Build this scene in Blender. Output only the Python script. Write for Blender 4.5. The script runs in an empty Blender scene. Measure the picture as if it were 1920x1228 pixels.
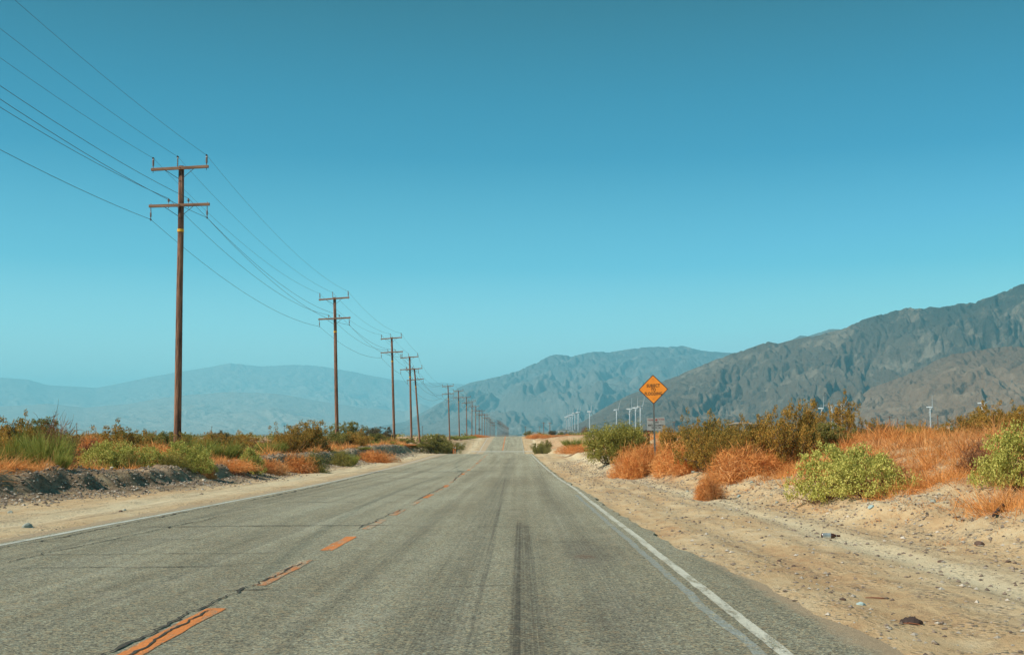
import bpy, math, random
import numpy as np
from mathutils import Vector, Matrix
R = math.radians
SC = bpy.context.scene
COL = SC.collection
HAZE = 8.6e-5
HAZE_COL = (.285, .81, 1.0, 1)
SKYC = ((4.2, 1.7, .82), (2.5, 1.06, .88), (3.4, .97, .90))
rng = np.random.default_rng(7)
random.seed(7)

# ------------------------------------------------------------------ camera
F_PX = 2200.0                      # focal length in pixels of the 1920 wide photo
PITCH = math.atan(198 / F_PX)
YAW = math.atan(17 / F_PX)
cam_d = bpy.data.cameras.new('camera')
cam_d.sensor_width = 36; cam_d.lens = F_PX / 1920 * 36
cam_d.clip_start = 0.1; cam_d.clip_end = 200000
cam = bpy.data.objects.new('camera', cam_d); COL.objects.link(cam)
CAM = Vector((0, 0, 1.25))
cam.location = CAM
cam.rotation_euler = (math.pi / 2 + PITCH, 0, YAW)
SC.camera = cam
SC.render.resolution_x, SC.render.resolution_y = 1024, 654

# ------------------------------------------------------------------ light
SUN_EL, SUN_AZ = R(43), R(25)      # azimuth: degrees behind the exact left of the camera
sd = bpy.data.lights.new('sun', 'SUN'); sd.energy = 4.7; sd.angle = R(0.53); sd.color = (1.0, 0.93, 0.82)
sun = bpy.data.objects.new('sun', sd); COL.objects.link(sun)
TOSUN = Vector((-math.cos(SUN_AZ) * math.cos(SUN_EL), -math.sin(SUN_AZ) * math.cos(SUN_EL), math.sin(SUN_EL)))
sun.rotation_euler = TOSUN.to_track_quat('Z', 'Y').to_euler()
sun.location = (-30, -20, 60)

W = bpy.data.worlds.new('World'); SC.world = W; W.use_nodes = True
wn = W.node_tree; wn.nodes.clear()
sky = wn.nodes.new('ShaderNodeTexSky'); sky.sky_type = 'NISHITA'; sky.sun_disc = False
sky.sun_elevation = SUN_EL; sky.sun_rotation = math.atan2(TOSUN.x, TOSUN.y)
sky.altitude = 300; sky.air_density = 1.0; sky.dust_density = 0.6; sky.ozone_density = 1.2
sc0 = wn.nodes.new('ShaderNodeVectorMath'); sc0.operation = 'MULTIPLY'; sc0.inputs[1].default_value = (.15, .15, .15)
wn.links.new(sky.outputs[0], sc0.inputs[0])
sep_ = wn.nodes.new('ShaderNodeSeparateXYZ'); cmb = wn.nodes.new('ShaderNodeCombineXYZ'); wn.links.new(sc0.outputs[0], sep_.inputs[0])
for i, (pw, k, mxv) in enumerate(SKYC):           # deepen the blue: contrast per channel
    m0 = wn.nodes.new('ShaderNodeMath'); m0.operation = 'MINIMUM'; m0.inputs[1].default_value = mxv
    m1 = wn.nodes.new('ShaderNodeMath'); m1.operation = 'POWER'; m1.inputs[1].default_value = pw
    m2 = wn.nodes.new('ShaderNodeMath'); m2.operation = 'MULTIPLY'; m2.inputs[1].default_value = k / .15
    wn.links.new(sep_.outputs[i], m0.inputs[0]); wn.links.new(m0.outputs[0], m1.inputs[0]); wn.links.new(m1.outputs[0], m2.inputs[0]); wn.links.new(m2.outputs[0], cmb.inputs[i])
bg = wn.nodes.new('ShaderNodeBackground'); bg.inputs[1].default_value = 0.15
wo = wn.nodes.new('ShaderNodeOutputWorld')
tcw = wn.nodes.new('ShaderNodeTexCoord'); spw = wn.nodes.new('ShaderNodeSeparateXYZ'); wn.links.new(tcw.outputs['Generated'], spw.inputs[0])
rmp = wn.nodes.new('ShaderNodeValToRGB'); wn.links.new(spw.outputs[2], rmp.inputs[0]); els = rmp.color_ramp.elements    # deep clear blue aloft, pale at the horizon
SKYR = [(0, (1.15, 1.25, 1.22)), (.05, (.85, 1.17, 1.18)), (.087, (.52, 1.0, 1.1)), (.139, (.16, .61, .83)), (.23, (.012, .274, .507)), (.277, (.004, .214, .41)), (.348, (.002, .123, .23)), (1, (.012, .08, .16))]
while len(els) < len(SKYR): els.new(.5)
for e_, (ps, cc) in zip(els, SKYR): e_.position = ps; e_.color = (cc[0] / 1.275, cc[1] / 1.275, cc[2] / 1.275, 1)
scr = wn.nodes.new('ShaderNodeVectorMath'); scr.operation = 'SCALE'; scr.inputs['Scale'].default_value = 1 / .15; wn.links.new(rmp.outputs[0], scr.inputs[0])
mxs = wn.nodes.new('ShaderNodeMixRGB'); mxs.inputs[0].default_value = .72; wn.links.new(cmb.outputs[0], mxs.inputs[1]); wn.links.new(scr.outputs[0], mxs.inputs[2])
wn.links.new(mxs.outputs[0], bg.inputs[0]); wn.links.new(bg.outputs[0], wo.inputs[0])
SC.view_settings.view_transform = 'Standard'; SC.view_settings.look = 'None'
SC.view_settings.exposure = 0.35; SC.view_settings.gamma = 1.0

# ------------------------------------------------------------------ helpers
CF = Vector((-math.sin(YAW) * math.cos(PITCH), math.cos(YAW) * math.cos(PITCH), math.sin(PITCH)))
CR = Vector((math.cos(YAW), math.sin(YAW), 0)); CU = CR.cross(CF)
def ray(px, py):
    return (CF * F_PX + CR * (px - 960) - CU * (py - 614)).normalized()
def at(px, py, Y):                  # the world point at forward distance Y seen at photo pixel px,py
    r = ray(px, py); return CAM + r * (Y / r.y)

def tag(o, label=None, cat=None, group=None, kind=None):
    if label: o['label'] = label
    if cat: o['category'] = cat
    if group: o['group'] = group
    if kind: o['kind'] = kind
    return o
def empty(name, loc=(0, 0, 0), rz=0, sc=1):
    o = bpy.data.objects.new(name, None); COL.objects.link(o); o.empty_display_size = 0.2
    o.location = loc; o.rotation_euler = (0, 0, rz)
    o.scale = (sc, sc, sc) if not hasattr(sc, '__len__') else sc
    return o
def link(name, me, m=None, parent=None):
    o = bpy.data.objects.new(name, me); COL.objects.link(o)
    if m is not None: me.materials.append(m)
    if parent is not None: o.parent = parent
    return o
def mesh_np(name, V, Fq, smooth=False):
    """V (n,3); Fq (m,k) faces with k = 3 or 4 indices."""
    V = np.asarray(V, dtype=np.float32); Fq = np.asarray(Fq, dtype=np.int32)
    k = Fq.shape[1]
    me = bpy.data.meshes.new(name)
    me.vertices.add(len(V)); me.vertices.foreach_set('co', V.ravel())
    me.loops.add(Fq.size); me.loops.foreach_set('vertex_index', Fq.ravel())
    me.polygons.add(len(Fq)); me.polygons.foreach_set('loop_start', np.arange(0, Fq.size, k, dtype=np.int32))
    me.polygons.foreach_set('use_smooth', np.full(len(Fq), smooth))
    me.update(calc_edges=True); me.validate()
    return me
class MB:                           # collects shapes into one mesh
    def __init__(s): s.v = []; s.f = []
    def add(s, vs, fs):
        b = len(s.v); s.v += [tuple(v) for v in vs]; s.f += [tuple(b + i for i in f) for f in fs]
    def box(s, c, d, M=None):
        c = Vector(c); h = Vector(d) / 2
        vs = [Vector((x * h.x, y * h.y, z * h.z)) for z in (-1, 1) for y in (-1, 1) for x in (-1, 1)]
        if M is not None: vs = [M @ v for v in vs]
        s.add([c + v for v in vs], [(0, 2, 3, 1), (4, 5, 7, 6), (0, 1, 5, 4), (2, 6, 7, 3), (0, 4, 6, 2), (1, 3, 7, 5)])
    def tube(s, pts, rad, n=8, cap=True):
        pts = [Vector(p) for p in pts]
        if not hasattr(rad, '__len__'): rad = [rad] * len(pts)
        vs = []; up = None
        for i, p in enumerate(pts):
            t = (pts[min(i + 1, len(pts) - 1)] - pts[max(i - 1, 0)]).normalized()
            if up is None: up = Vector((0, 0, 1)) if abs(t.z) < .9 else Vector((1, 0, 0))
            a = t.cross(up).normalized(); b = a.cross(t).normalized(); up = b
            for k in range(n):
                an = 2 * math.pi * k / n
                vs.append(p + (a * math.cos(an) + b * math.sin(an)) * rad[i])
        fs = [(i * n + k, i * n + (k + 1) % n, (i + 1) * n + (k + 1) % n, (i + 1) * n + k) for i in range(len(pts) - 1) for k in range(n)]
        if cap: fs += [tuple(range(n - 1, -1, -1)), tuple((len(pts) - 1) * n + k for k in range(n))]
        s.add(vs, fs)
    def build(s, name, m=None, parent=None, smooth=False):
        me = bpy.data.meshes.new(name); me.from_pydata(s.v, [], s.f); me.update()
        if smooth:
            for p in me.polygons: p.use_smooth = True
        return link(name, me, m, parent)
def kids(o): return [c for c in bpy.data.objects if c.parent is o]
CH = {}
def copy_tree(o, parent=None):
    if o.name not in CH: CH[o.name] = kids(o)
    c = o.copy(); COL.objects.link(c)
    if parent is not None: c.parent = parent
    for ch in CH[o.name]: copy_tree(ch, c)
    return c

# noise (numpy) ------------------------------------------------------
PERM = np.random.default_rng(3).permutation(4096)
def _h(i, j, s): return PERM[(PERM[(i + s * 57) & 4095] + j) & 4095]
def perlin(x, y, s=0):
    x = np.asarray(x, dtype=np.float64); y = np.asarray(y, dtype=np.float64)
    xi = np.floor(x).astype(np.int64); yi = np.floor(y).astype(np.int64); xf = x - xi; yf = y - yi
    u = xf * xf * xf * (xf * (xf * 6 - 15) + 10); v = yf * yf * yf * (yf * (yf * 6 - 15) + 10)
    def g(i, j, dx, dy):
        a = _h(i, j, s) * (2 * np.pi / 4096); return np.cos(a) * dx + np.sin(a) * dy
    n0 = g(xi, yi, xf, yf) * (1 - u) + g(xi + 1, yi, xf - 1, yf) * u
    n1 = g(xi, yi + 1, xf, yf - 1) * (1 - u) + g(xi + 1, yi + 1, xf - 1, yf - 1) * u
    return (n0 * (1 - v) + n1 * v) * 1.4
def fbm(x, y, o=4, s=0, gain=.5):
    r = 0; a = 1
    for k in range(o): r = r + a * perlin(x * 2 ** k, y * 2 ** k, s + k); a *= gain
    return r
def ridged(x, y, o=5, s=0, gain=.55):
    r = 0; a = 1; w = 1; t = 0
    for k in range(o):
        n = 1 - np.abs(perlin(x * 2.03 ** k, y * 2.03 ** k, s + k)) * 1.6
        n = np.clip(n, 0, 1) ** 2; r = r + a * n * w; w = np.clip(n * 1.6, 0, 1); t += a; a *= gain
    return r / t
def sstep(a, b, x): t = np.clip((x - a) / (b - a), 0, 1); return t * t * (3 - 2 * t)

# ------------------------------------------------------------------ shader helpers
class NT:
    def __init__(s, name, rough=.9, spec=.2):
        s.m = bpy.data.materials.new(name); s.m.use_nodes = True; s.t = s.m.node_tree
        s.t.nodes.clear(); s.out = s.n('ShaderNodeOutputMaterial')
        s.b = s.n('ShaderNodeBsdfPrincipled'); s.b.inputs['Roughness'].default_value = rough
        s.b.inputs['Specular IOR Level'].default_value = spec
        s.l(s.b.outputs[0], s.out.inputs[0])
    def n(s, t, **k):
        nd = s.t.nodes.new(t)
        for a, v in k.items(): setattr(nd, a, v)
        return nd
    def l(s, a, b): s.t.links.new(a, b)
    def put(s, sock, v):
        if isinstance(v, bpy.types.NodeSocket): s.l(v, sock)
        elif isinstance(v, tuple) and len(v) == 3 and sock.type == 'RGBA': sock.default_value = (*v, 1)
        else: sock.default_value = v
    def ma(s, op, a, b=0.0, c=0.0, clamp=False):
        nd = s.n('ShaderNodeMath', operation=op, use_clamp=clamp)
        s.put(nd.inputs[0], a); s.put(nd.inputs[1], b); s.put(nd.inputs[2], c); return nd.outputs[0]
    def mix(s, f, a, b, mode='MIX'):
        nd = s.n('ShaderNodeMixRGB', blend_type=mode)
        s.put(nd.inputs[0], f); s.put(nd.inputs[1], a); s.put(nd.inputs[2], b); return nd.outputs[0]
    def pos(s): return s.n('ShaderNodeNewGeometry').outputs['Position']
    def obj(s): return s.n('ShaderNodeTexCoord').outputs['Object']
    def sep(s, v): nd = s.n('ShaderNodeSeparateXYZ'); s.l(v, nd.inputs[0]); return nd.outputs
    def scale(s, v, sc):
        nd = s.n('ShaderNodeVectorMath', operation='MULTIPLY'); s.l(v, nd.inputs[0]); nd.inputs[1].default_value = sc; return nd.outputs[0]
    def noise(s, v, sc, det=3, rough=.55, col=False):
        nd = s.n('ShaderNodeTexNoise'); s.l(v, nd.inputs['Vector']); nd.inputs['Scale'].default_value = sc
        nd.inputs['Detail'].default_value = det; nd.inputs['Roughness'].default_value = rough
        return nd.outputs['Color' if col else 'Fac']
    def vor(s, v, sc, out='Distance'):
        nd = s.n('ShaderNodeTexVoronoi'); s.l(v, nd.inputs['Vector']); nd.inputs['Scale'].default_value = sc; return nd.outputs[out]
    def ss(s, x, a, b):
        nd = s.n('ShaderNodeMapRange', interpolation_type='SMOOTHSTEP'); s.put(nd.inputs[0], x)
        nd.inputs[1].default_value = a; nd.inputs[2].default_value = b
        nd.inputs[3].default_value = 0; nd.inputs[4].default_value = 1
        if a > b: nd.inputs[1].default_value = b; nd.inputs[2].default_value = a; nd.inputs[3].default_value = 1; nd.inputs[4].default_value = 0
        return nd.outputs[0]
    def ramp(s, f, stops):
        nd = s.n('ShaderNodeValToRGB'); s.put(nd.inputs[0], f); e = nd.color_ramp.elements
        while len(e) < len(stops): e.new(.5)
        for i, (p, c) in enumerate(stops): e[i].position = p; e[i].color = (*c, 1)
        return nd.outputs[0]
    def bump(s, h, dist=.02, st=1.0):
        nd = s.n('ShaderNodeBump'); s.l(h, nd.inputs['Height']); nd.inputs['Distance'].default_value = dist
        nd.inputs['Strength'].default_value = st; s.l(nd.outputs[0], s.b.inputs['Normal'])
    def col(s, c): s.put(s.b.inputs['Base Color'], c)
    def attr(s, name): nd = s.n('ShaderNodeAttribute'); nd.attribute_name = name; return nd.outputs['Color']

def plain(name, c, rough=.7, metal=0, spec=.3):
    t = NT(name, rough, spec); t.b.inputs['Metallic'].default_value = metal
    v = t.noise(t.obj(), 9, 4)
    t.col(t.mix(t.ss(v, .3, .7), tuple(x * .8 for x in c), tuple(min(1, x * 1.12) for x in c))); return t.m

# ------------------------------------------------------------------ road and terrain profile
_PY = np.array([-60,-10,0,15,31,46,64,85,100,110,125,150,180,205,222,232,255,285,305,315,330,400,700,1300,1620,3000,6000,40000.])
_PZ = np.array([.6,.11,0,-.17,-.355,-.505,-.61,-.64,-.64,-.655,-.95,-1.55,-2.15,-2.35,-2.2,-1.8,-1.05,-.1,.36,.41,.33,-.7,-2.6,-4.5,-5.3,-8,-10,-10.])
_ty = np.concatenate([np.arange(-60, 420, .5), np.geomspace(420, 40000, 400)])
_tz = np.interp(_ty, _PY, _PZ)
_k = np.hanning(23); _k /= _k.sum(); _m = slice(0, 960)
_pad = np.pad(_tz[_m], 11, mode='edge'); _s = np.convolve(_pad, _k, 'valid'); _tz[12:948] = _s[12:948]
def zr(Y): return np.interp(Y, _ty, _tz)
_cy = np.array([-60, 36, 46, 64, 85, 110, 232, 310, 400, 40000.]); _cx = np.array([0, 0, -.15, -.3, -.5, -.7, -1.2, -1.75, -2, -2.])
def xc(Y): return np.interp(Y, _cy, _cx)
def toeL(Y): return -np.interp(Y, [0, 20, 26, 37, 45, 60, 80, 120, 200, 300, 500], [11.9, 11.7, 11.3, 10.0, 9.9, 10.3, 9.3, 9.0, 9.5, 9.5, 10]) 
def toeR(Y): return np.interp(Y, [0, 12, 22, 35, 48, 58, 100, 200, 300, 500], [5.4, 5.3, 5.2, 4.9, 4.2, 3.2, 3.9, 4.2, 4.0, 7])
def platL(Y): return np.interp(Y, [-60, 0, 60, 97, 140, 184, 260, 310, 420, 700, 1300, 3000, 9000, 40000], [.1, .05, .08, .24, .1, -.45, -.3, .35, -.8, -2.4, -4.2, -7, -6, 30])
def platR(Y): return np.interp(Y, [-60, 0, 30, 60, 100, 230, 310, 420, 700, 1300, 3000, 6000, 40000], [1.1, 1.05, 1.03, .98, .92, .75, .8, .3, -.2, -.6, -.5, 10, 60])
def ground(X, Y):
    X = np.asarray(X, dtype=np.float64); Y = np.asarray(Y, dtype=np.float64)
    X, Y = np.broadcast_arrays(X, Y)
    u = X - xc(Y); z0 = zr(Y)
    near = np.clip(1 - Y / 420, 0, 1)
    ed = sstep(.0, .5, np.maximum(u - 2.0, -6.95 - u))
    z = z0 - .035 + .035 * ed
    # the asphalt's ragged edges: sand lapping over it
    z = z + .02 * np.clip(fbm(X * 1.3, Y * .35, 3, 11) + .15, -.3, 1) * sstep(-.5, .3, np.maximum(u - 1.9, -6.9 - u))
    # ruts on the right shoulder
    for c, w, d in ((4.25, .22, .035), (2.95, .25, .03)):
        q = (u - c + .25 * perlin(Y * .05, 3.3 + c)) / w; z = z - d * np.exp(-q * q) * near + d * .5 * np.exp(-(np.abs(q) - 2) ** 2) * near
    for c, w in ((3.6, .07), (4.75, .06), (5.05, .05), (2.35, .06)):
        q = (u - c + .25 * perlin(Y * .05, 7.3 + c)) / w; z = z - .018 * np.exp(-q * q) * near * sstep(-.2, .3, perlin(Y * .12, c * 3))
    q = (u + 8.3 + .2 * perlin(Y * .06, 9.1)) / .3; z = z - .03 * np.exp(-q * q) * near
    z = z + .012 * fbm(X * 1.5, Y * .8, 3, 21) * sstep(2.2, 3, np.maximum(u, -u - 4.9))
    # left bank
    tl = toeL(Y) + .45 * fbm(Y * .16, Y * 0 + 2.2, 3, 5)
    pl = platL(Y) + np.clip(1 - np.abs(Y) / 500, 0.1, 1) * .16 * fbm(X * .11, Y * .06, 3, 31)
    w_ = tl - u + .25 * fbm(Y * 1.1, X * .9, 3, 44); s = .72 * sstep(.45, 1.0, w_) + .28 * sstep(-.5, .7, w_); fq = sstep(95, 130, Y); s = s * (1 - fq) + sstep(-.5, 3.4, w_) * fq
    crest = np.exp(-((tl - u - 1.5) / .7) ** 2) * (.10 + .12 * fbm(Y * .25, X * .2, 3, 41)) * near
    zl = z + (pl - z0) * s + crest
    zl = zl + s * (1 - .4 * sstep(2, 4, tl - u)) * near * (.11 * fbm(X * 1.4, Y * 1.1, 4, 51) + .045 * fbm(X * 5, Y * 5, 3, 55, .7))
    # right bank
    tr = toeR(Y) + .5 * fbm(Y * .13, Y * 0 + 5.1, 3, 6)
    pr = platR(Y) + .12 * fbm(X * .12, Y * .05, 3, 33) * np.clip(1 - np.abs(Y) / 500, 0.1, 1)
    v = u - tr
    s1 = .25 * sstep(0, 1.5, v) + .75 * sstep(1.0, 5.6 + .01 * Y, v)
    zR = z + (pr - z0) * s1
    zR = zR + near * sstep(-.3, 1.0, v) * (.13 * fbm(X * .9, Y * .55, 5, 61, .58) + .025 * fbm(X * 5, Y * 4, 2, 65))
    z = np.where(u < -4, zl, np.where(u > 2.2, zR, z))
    # small gravel heap behind the left bank
    z = z + .35 * np.exp(-(((X + 16.2) / 1.6) ** 2 + ((Y - 43) / 1.1) ** 2)) * (1 + .5 * perlin(X * 2, Y * 2, 71))
    return z
def gz(x, y): return float(ground(np.array([x]), np.array([y]))[0])
def gx(px, Y, py=812):
    return at(px, py, Y).x
# ------------------------------------------------------------------ ground sheet
def geo(a, b, f0, step0):
    r = [a]; 
    while r[-1] < b: r.append(r[-1] + max(step0, f0 * r[-1]))
    return r
ys = list(np.arange(-60, -8, 3.)) + list(np.arange(-8, 4, .4)) + geo(4, 330, .0062, .07) + geo(336, 28000, .035, 6)
xs_in = list(np.arange(-21, 15, .085))
xl = [-21]; st = .12
while xl[-1] > -26000: st *= 1.07; xl.append(xl[-1] - st)
xr = [15]; st = .12
while xr[-1] < 26000: st *= 1.07; xr.append(xr[-1] + st)
gxs = np.array(xl[:0:-1] + xs_in + xr[1:]); gys = np.array(ys)
GX, GY = np.meshgrid(gxs, gys)
GZ = ground(GX, GY)
nx, ny = len(gxs), len(gys)
def grid_faces(nx, ny):
    i = np.arange(ny - 1)[:, None] * nx + np.arange(nx - 1)[None, :]
    return np.stack([i, i + 1, i + 1 + nx, i + nx], -1).reshape(-1, 4)
gme = mesh_np('ground', np.stack([GX, GY, GZ], -1).reshape(-1, 3), grid_faces(nx, ny), True)
U = GX - xc(GY)
TL = toeL(GY) + .45 * fbm(GY * .16, GY * 0 + 2.2, 3, 5); TR = toeR(GY) + .5 * fbm(GY * .13, GY * 0 + 5.1, 3, 6)
leftbank = sstep(-.9, .3, TL - U) * (1 - .45 * sstep(3, 7, TL - U)) * np.clip(1.15 - GY / 160, 0, 1)
rightbank = sstep(0, .8, U - TR)
litter = np.clip(sstep(1.3, 2.4, TL - U) + sstep(1.3, 2.6, U - TR), 0, 1)
litter = np.clip(litter * (.75 + .9 * fbm(GX * .5, GY * .35, 3, 81)), 0, 1)
track = np.exp(-((U - 4.25 + .25 * perlin(GY * .05, 3.3 + 4.25)) / .4) ** 2) + np.exp(-((U + 8.3) / .9) ** 2)
attr = gme.color_attributes.new('zones', 'FLOAT_COLOR', 'POINT')
lines = 0
for c_, w_ in ((3.6, .07), (4.75, .06), (5.05, .05), (2.35, .06), (3.05, .05), (4.0, .05)):
    lines = lines + np.exp(-((U - c_ + .25 * perlin(GY * .05, 7.3 + c_)) / w_) ** 2) * sstep(-.25, .35, perlin(GY * .12, c_ * 3.))
for c_ in (-7.7, -8.0, -8.9):
    lines = lines + np.exp(-((U - c_ + .2 * perlin(GY * .05, 7.3 + c_)) / .09) ** 2) * sstep(-.2, .35, perlin(GY * .12, -c_ * 3.))
attr.data.foreach_set('color', np.stack([leftbank, litter, track, lines], -1).reshape(-1).astype(np.float32))

t = NT('desert_ground', .95, .1)
p = t.pos(); z = t.sep(t.attr('zones'))
big = t.noise(t.scale(p, (1, .35, 1)), .8, 4); fine = t.noise(p, 26, 5, .7); mid = t.noise(t.scale(p, (1, .5, 1)), 5, 4, .65)
c = t.ramp(t.ma('ADD', t.ma('MULTIPLY', big, .55), t.ma('MULTIPLY', mid, .45)), [(.33, (.44, .26, .13)), (.46, (.545, .375, .20)), (.58, (.60, .455, .27)), (.7, (.62, .51, .34))])
c = t.mix(t.ma('MULTIPLY', z[2], .55), c, (.66, .58, .39))
gv = t.vor(p, 16, 'Color'); gsep = t.sep(gv)
gcol = t.ramp(gsep[0], [(0, (.13, .10, .085)), (.45, (.24, .21, .18)), (.75, (.34, .32, .28)), (1, (.58, .53, .46))])
gd = t.vor(p, 16); pm = t.ma('MULTIPLY', t.ss(gd, .55, .3), t.ss(t.noise(p, 1.7, 3), .42, .62))
c = t.mix(t.ma('MULTIPLY', pm, .38), c, gcol)
dk = t.ma('MULTIPLY', z[0], t.ss(t.noise(p, 1.1, 4), .22, .5))
c = t.mix(t.ma('MULTIPLY', dk, .85), c, t.mix(t.ss(mid, .35, .65), (.11, .072, .048), (.26, .185, .125)))
rb = t.attr('zones'); 
c = t.mix(t.ma('MULTIPLY', t.ma('MULTIPLY', z[1], t.ss(t.noise(p, 2.6, 5, .7), .36, .56)), .8), c, t.mix(t.ss(fine, .35, .65), (.27, .12, .055), (.50, .25, .12)))
stk = t.ma('MULTIPLY', t.ss(t.noise(t.scale(p, (2.6, .16, 1)), 1, 4, .6), .54, .66), t.ss(t.noise(p, 14, 4, .75), .42, .6))
c = t.mix(t.ma('MULTIPLY', stk, .7), c, (.24, .18, .12))
al = t.n('ShaderNodeAttribute'); al.attribute_name = 'zones'
c = t.mix(t.ma('MULTIPLY', t.ma('MULTIPLY', al.outputs['Alpha'], t.ss(t.noise(p, 11, 4, .75), .38, .6)), .75), c, (.20, .135, .085))
sp = t.ss(t.noise(p, 55, 2, .5), .60, .72)
c = t.mix(t.ma('MULTIPLY', sp, .5), c, (.12, .08, .055))
# beyond the bushes: scrub plain seen at a grazing angle
yy = t.sep(p)[1]
farn = t.noise(t.scale(p, (.03, .012, 1)), 1, 5, .65)
c = t.mix(t.ss(yy, 330, 700), c, t.mix(t.ss(farn, .4, .62), (.12, .105, .06), (.32, .22, .14)))
t.col(c)
h = t.ma('ADD', t.ma('MULTIPLY', t.noise(p, 60, 4, .8), .35), t.ma('ADD', t.ma('MULTIPLY', t.ma('MULTIPLY', t.ss(gd, .6, .1), pm), .6), t.ma('MULTIPLY', t.noise(t.scale(p, (3, 1.1, 1)), 1, 6, .75), 1.3)))
t.bump(h, .05, .9)
g = link('ground', gme, t.m); tag(g, kind='structure', label='sandy desert ground with gravel banks either side of the road')

# ------------------------------------------------------------------ road
def asphalt_color(t):
    p = t.pos(); xyz = t.sep(p); X = xyz[0]; Y = xyz[1]
    big = t.noise(t.scale(p, (1, .3, 1)), .45, 4, .6)
    st = t.noise(t.scale(p, (1.9, .03, 1)), 1, 5, .65)
    c = t.ramp(t.ma('ADD', t.ma('MULTIPLY', big, .4), t.ma('MULTIPLY', st, .6)),
               [(.36, (.275, .248, .178)), (.5, (.365, .343, .256)), (.64, (.455, .438, .342))])
    pw_ = t.n('ShaderNodeVectorMath', operation='ADD'); t.l(p, pw_.inputs[0]); nv = t.n('ShaderNodeVectorMath', operation='SCALE'); t.l(t.noise(p, 45, 2, .6, True), nv.inputs[0]); nv.inputs['Scale'].default_value = .03; t.l(nv.outputs[0], pw_.inputs[1])
    vc = t.sep(t.vor(pw_.outputs[0], 78, 'Color'))
    ag = t.ramp(vc[0], [(0, (.22, .20, .18)), (.28, (.66, .64, .58)), (.6, (1.0, 1.02, .98)), (.86, (1.75, 1.5, 1.15)), (1, (1.3, 1.65, 1.75))])
    c = t.mix(.95, c, t.mix(1, c, ag, 'MULTIPLY'))
    c = t.mix(t.ma('MULTIPLY', t.ss(t.noise(p, 13, 5, .8), .42, .66), .30), c, (.10, .09, .07))
    c = t.mix(t.ma('MULTIPLY', t.ss(t.noise(t.scale(p, (1, .5, 1)), 3.1, 5, .7), .52, .68), .28), c, (.50, .45, .34))
    vd = t.sep(t.vor(p, 23, 'Color')); 
    c = t.mix(t.ss(vd[1], .9, .97), c, t.mix(.5, c, (.5, .36, .2)))
    c = t.mix(t.ss(t.noise(p, 38, 3, .6), .54, .7), c, t.mix(.55, c, (.06, .055, .045)))
    # tyre marks, wheel paths
    n1 = t.noise(t.scale(p, (60, .04, 1)), 1, 2)
    brk = t.noise(t.scale(p, (9, 3, 1)), 1, 4, .7)
    def band(x0, slope, hw, y0, y1, k):
        nonlocal c
        d = t.ma('ABSOLUTE', t.ma('SUBTRACT', X, t.ma('ADD', x0, t.ma('MULTIPLY', Y, slope))))
        f = t.ma('MULTIPLY', t.ss(d, hw, hw * .35), t.ma('MULTIPLY', t.ss(Y, y1 + 1.2, y1 - .6), t.ss(Y, y0 - 1, y0)))
        f = t.ma('MULTIPLY', f, t.ma('MULTIPLY', t.ma('MULTIPLY', t.ss(n1, .25, .62), t.ss(brk, .15, .6)), k * 1.15)); c = t.mix(f, c, (.055, .045, .036))
    band(-.035, .0003, .065, -9, 19.6, .62); band(.05, .0006, .10, -9, 19.0, .42); band(.16, .0012, .12, -9, 17.0, .25)
    band(-.26, -.008, .05, -9, 46, .42); band(-.62, -.001, .36, -9, 90, .30)
    band(-3.3, -.004, .10, -9, 80, .28); band(-4.9, .004, .28, -9, 90, .25); band(-5.9, .01, .12, -9, 60, .32); band(.75, .0, .34, -9, 60, .26); band(-1.5, .0, .16, -9, 80, .2)
    # oil stain patches
    def blot(x0, y0, rx, ry, k, colr=(.085, .062, .05)):
        nonlocal c
        dx = t.ma('MULTIPLY', t.ma('SUBTRACT', X, x0), 1 / rx); dy = t.ma('MULTIPLY', t.ma('SUBTRACT', Y, y0), 1 / ry)
        r = t.ma('ADD', t.ma('MULTIPLY', dx, dx), t.ma('MULTIPLY', dy, dy))
        f = t.ma('MULTIPLY', t.ss(t.ma('ADD', r, t.ma('MULTIPLY', brk, 1.6)), 2.0, .7), k); c = t.mix(f, c, colr)
    blot(.83, 14.4, .45, 2.2, .28); blot(.72, 13.6, .16, .3, .4, (.20, .08, .045)); blot(.62, 9.1, .6, 1.6, .14)
    # sand dusted over the asphalt's edges
    e = t.ma('MAXIMUM', t.ss(X, 1.75, 2.5), t.ss(X, -6.6, -7.0))
    du = t.ss(t.ma('ADD', e, t.ma('MULTIPLY', t.noise(p, 2.2, 5, .7), .9)), .72, 1.1)
    c = t.mix(t.ma('MULTIPLY', du, .8), c, (.50, .36, .22))
    return c
t = NT('asphalt', .9, .25); t.col(asphalt_color(t))
t.bump(t.ma('ADD', t.noise(t.pos(), 110, 3, .8), t.noise(t.pos(), 28, 4, .7)), .02, 1.0)
M_ROAD = t.m
def strip(name, us, Y0, Y1, m, parent, dz, lat=None, step=.25, fr=.004):
    """a sheet following the road between lateral offsets us, Y0..Y1"""
    y = [Y0]
    while y[-1] < Y1: y.append(min(Y1, y[-1] + max(step, fr * y[-1])))
    y = np.array(y); us = np.array(us)
    X = us[None, :] + xc(y)[:, None]
    if lat is not None: X = X + lat(y, us)
    Z = np.repeat((zr(y) + dz)[:, None], len(us), 1)
    V = np.stack([X, np.repeat(y[:, None], len(us), 1), Z], -1).reshape(-1, 3)
    return link(name, mesh_np(name, V, grid_faces(len(us), len(y)), True), m, parent)
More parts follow.
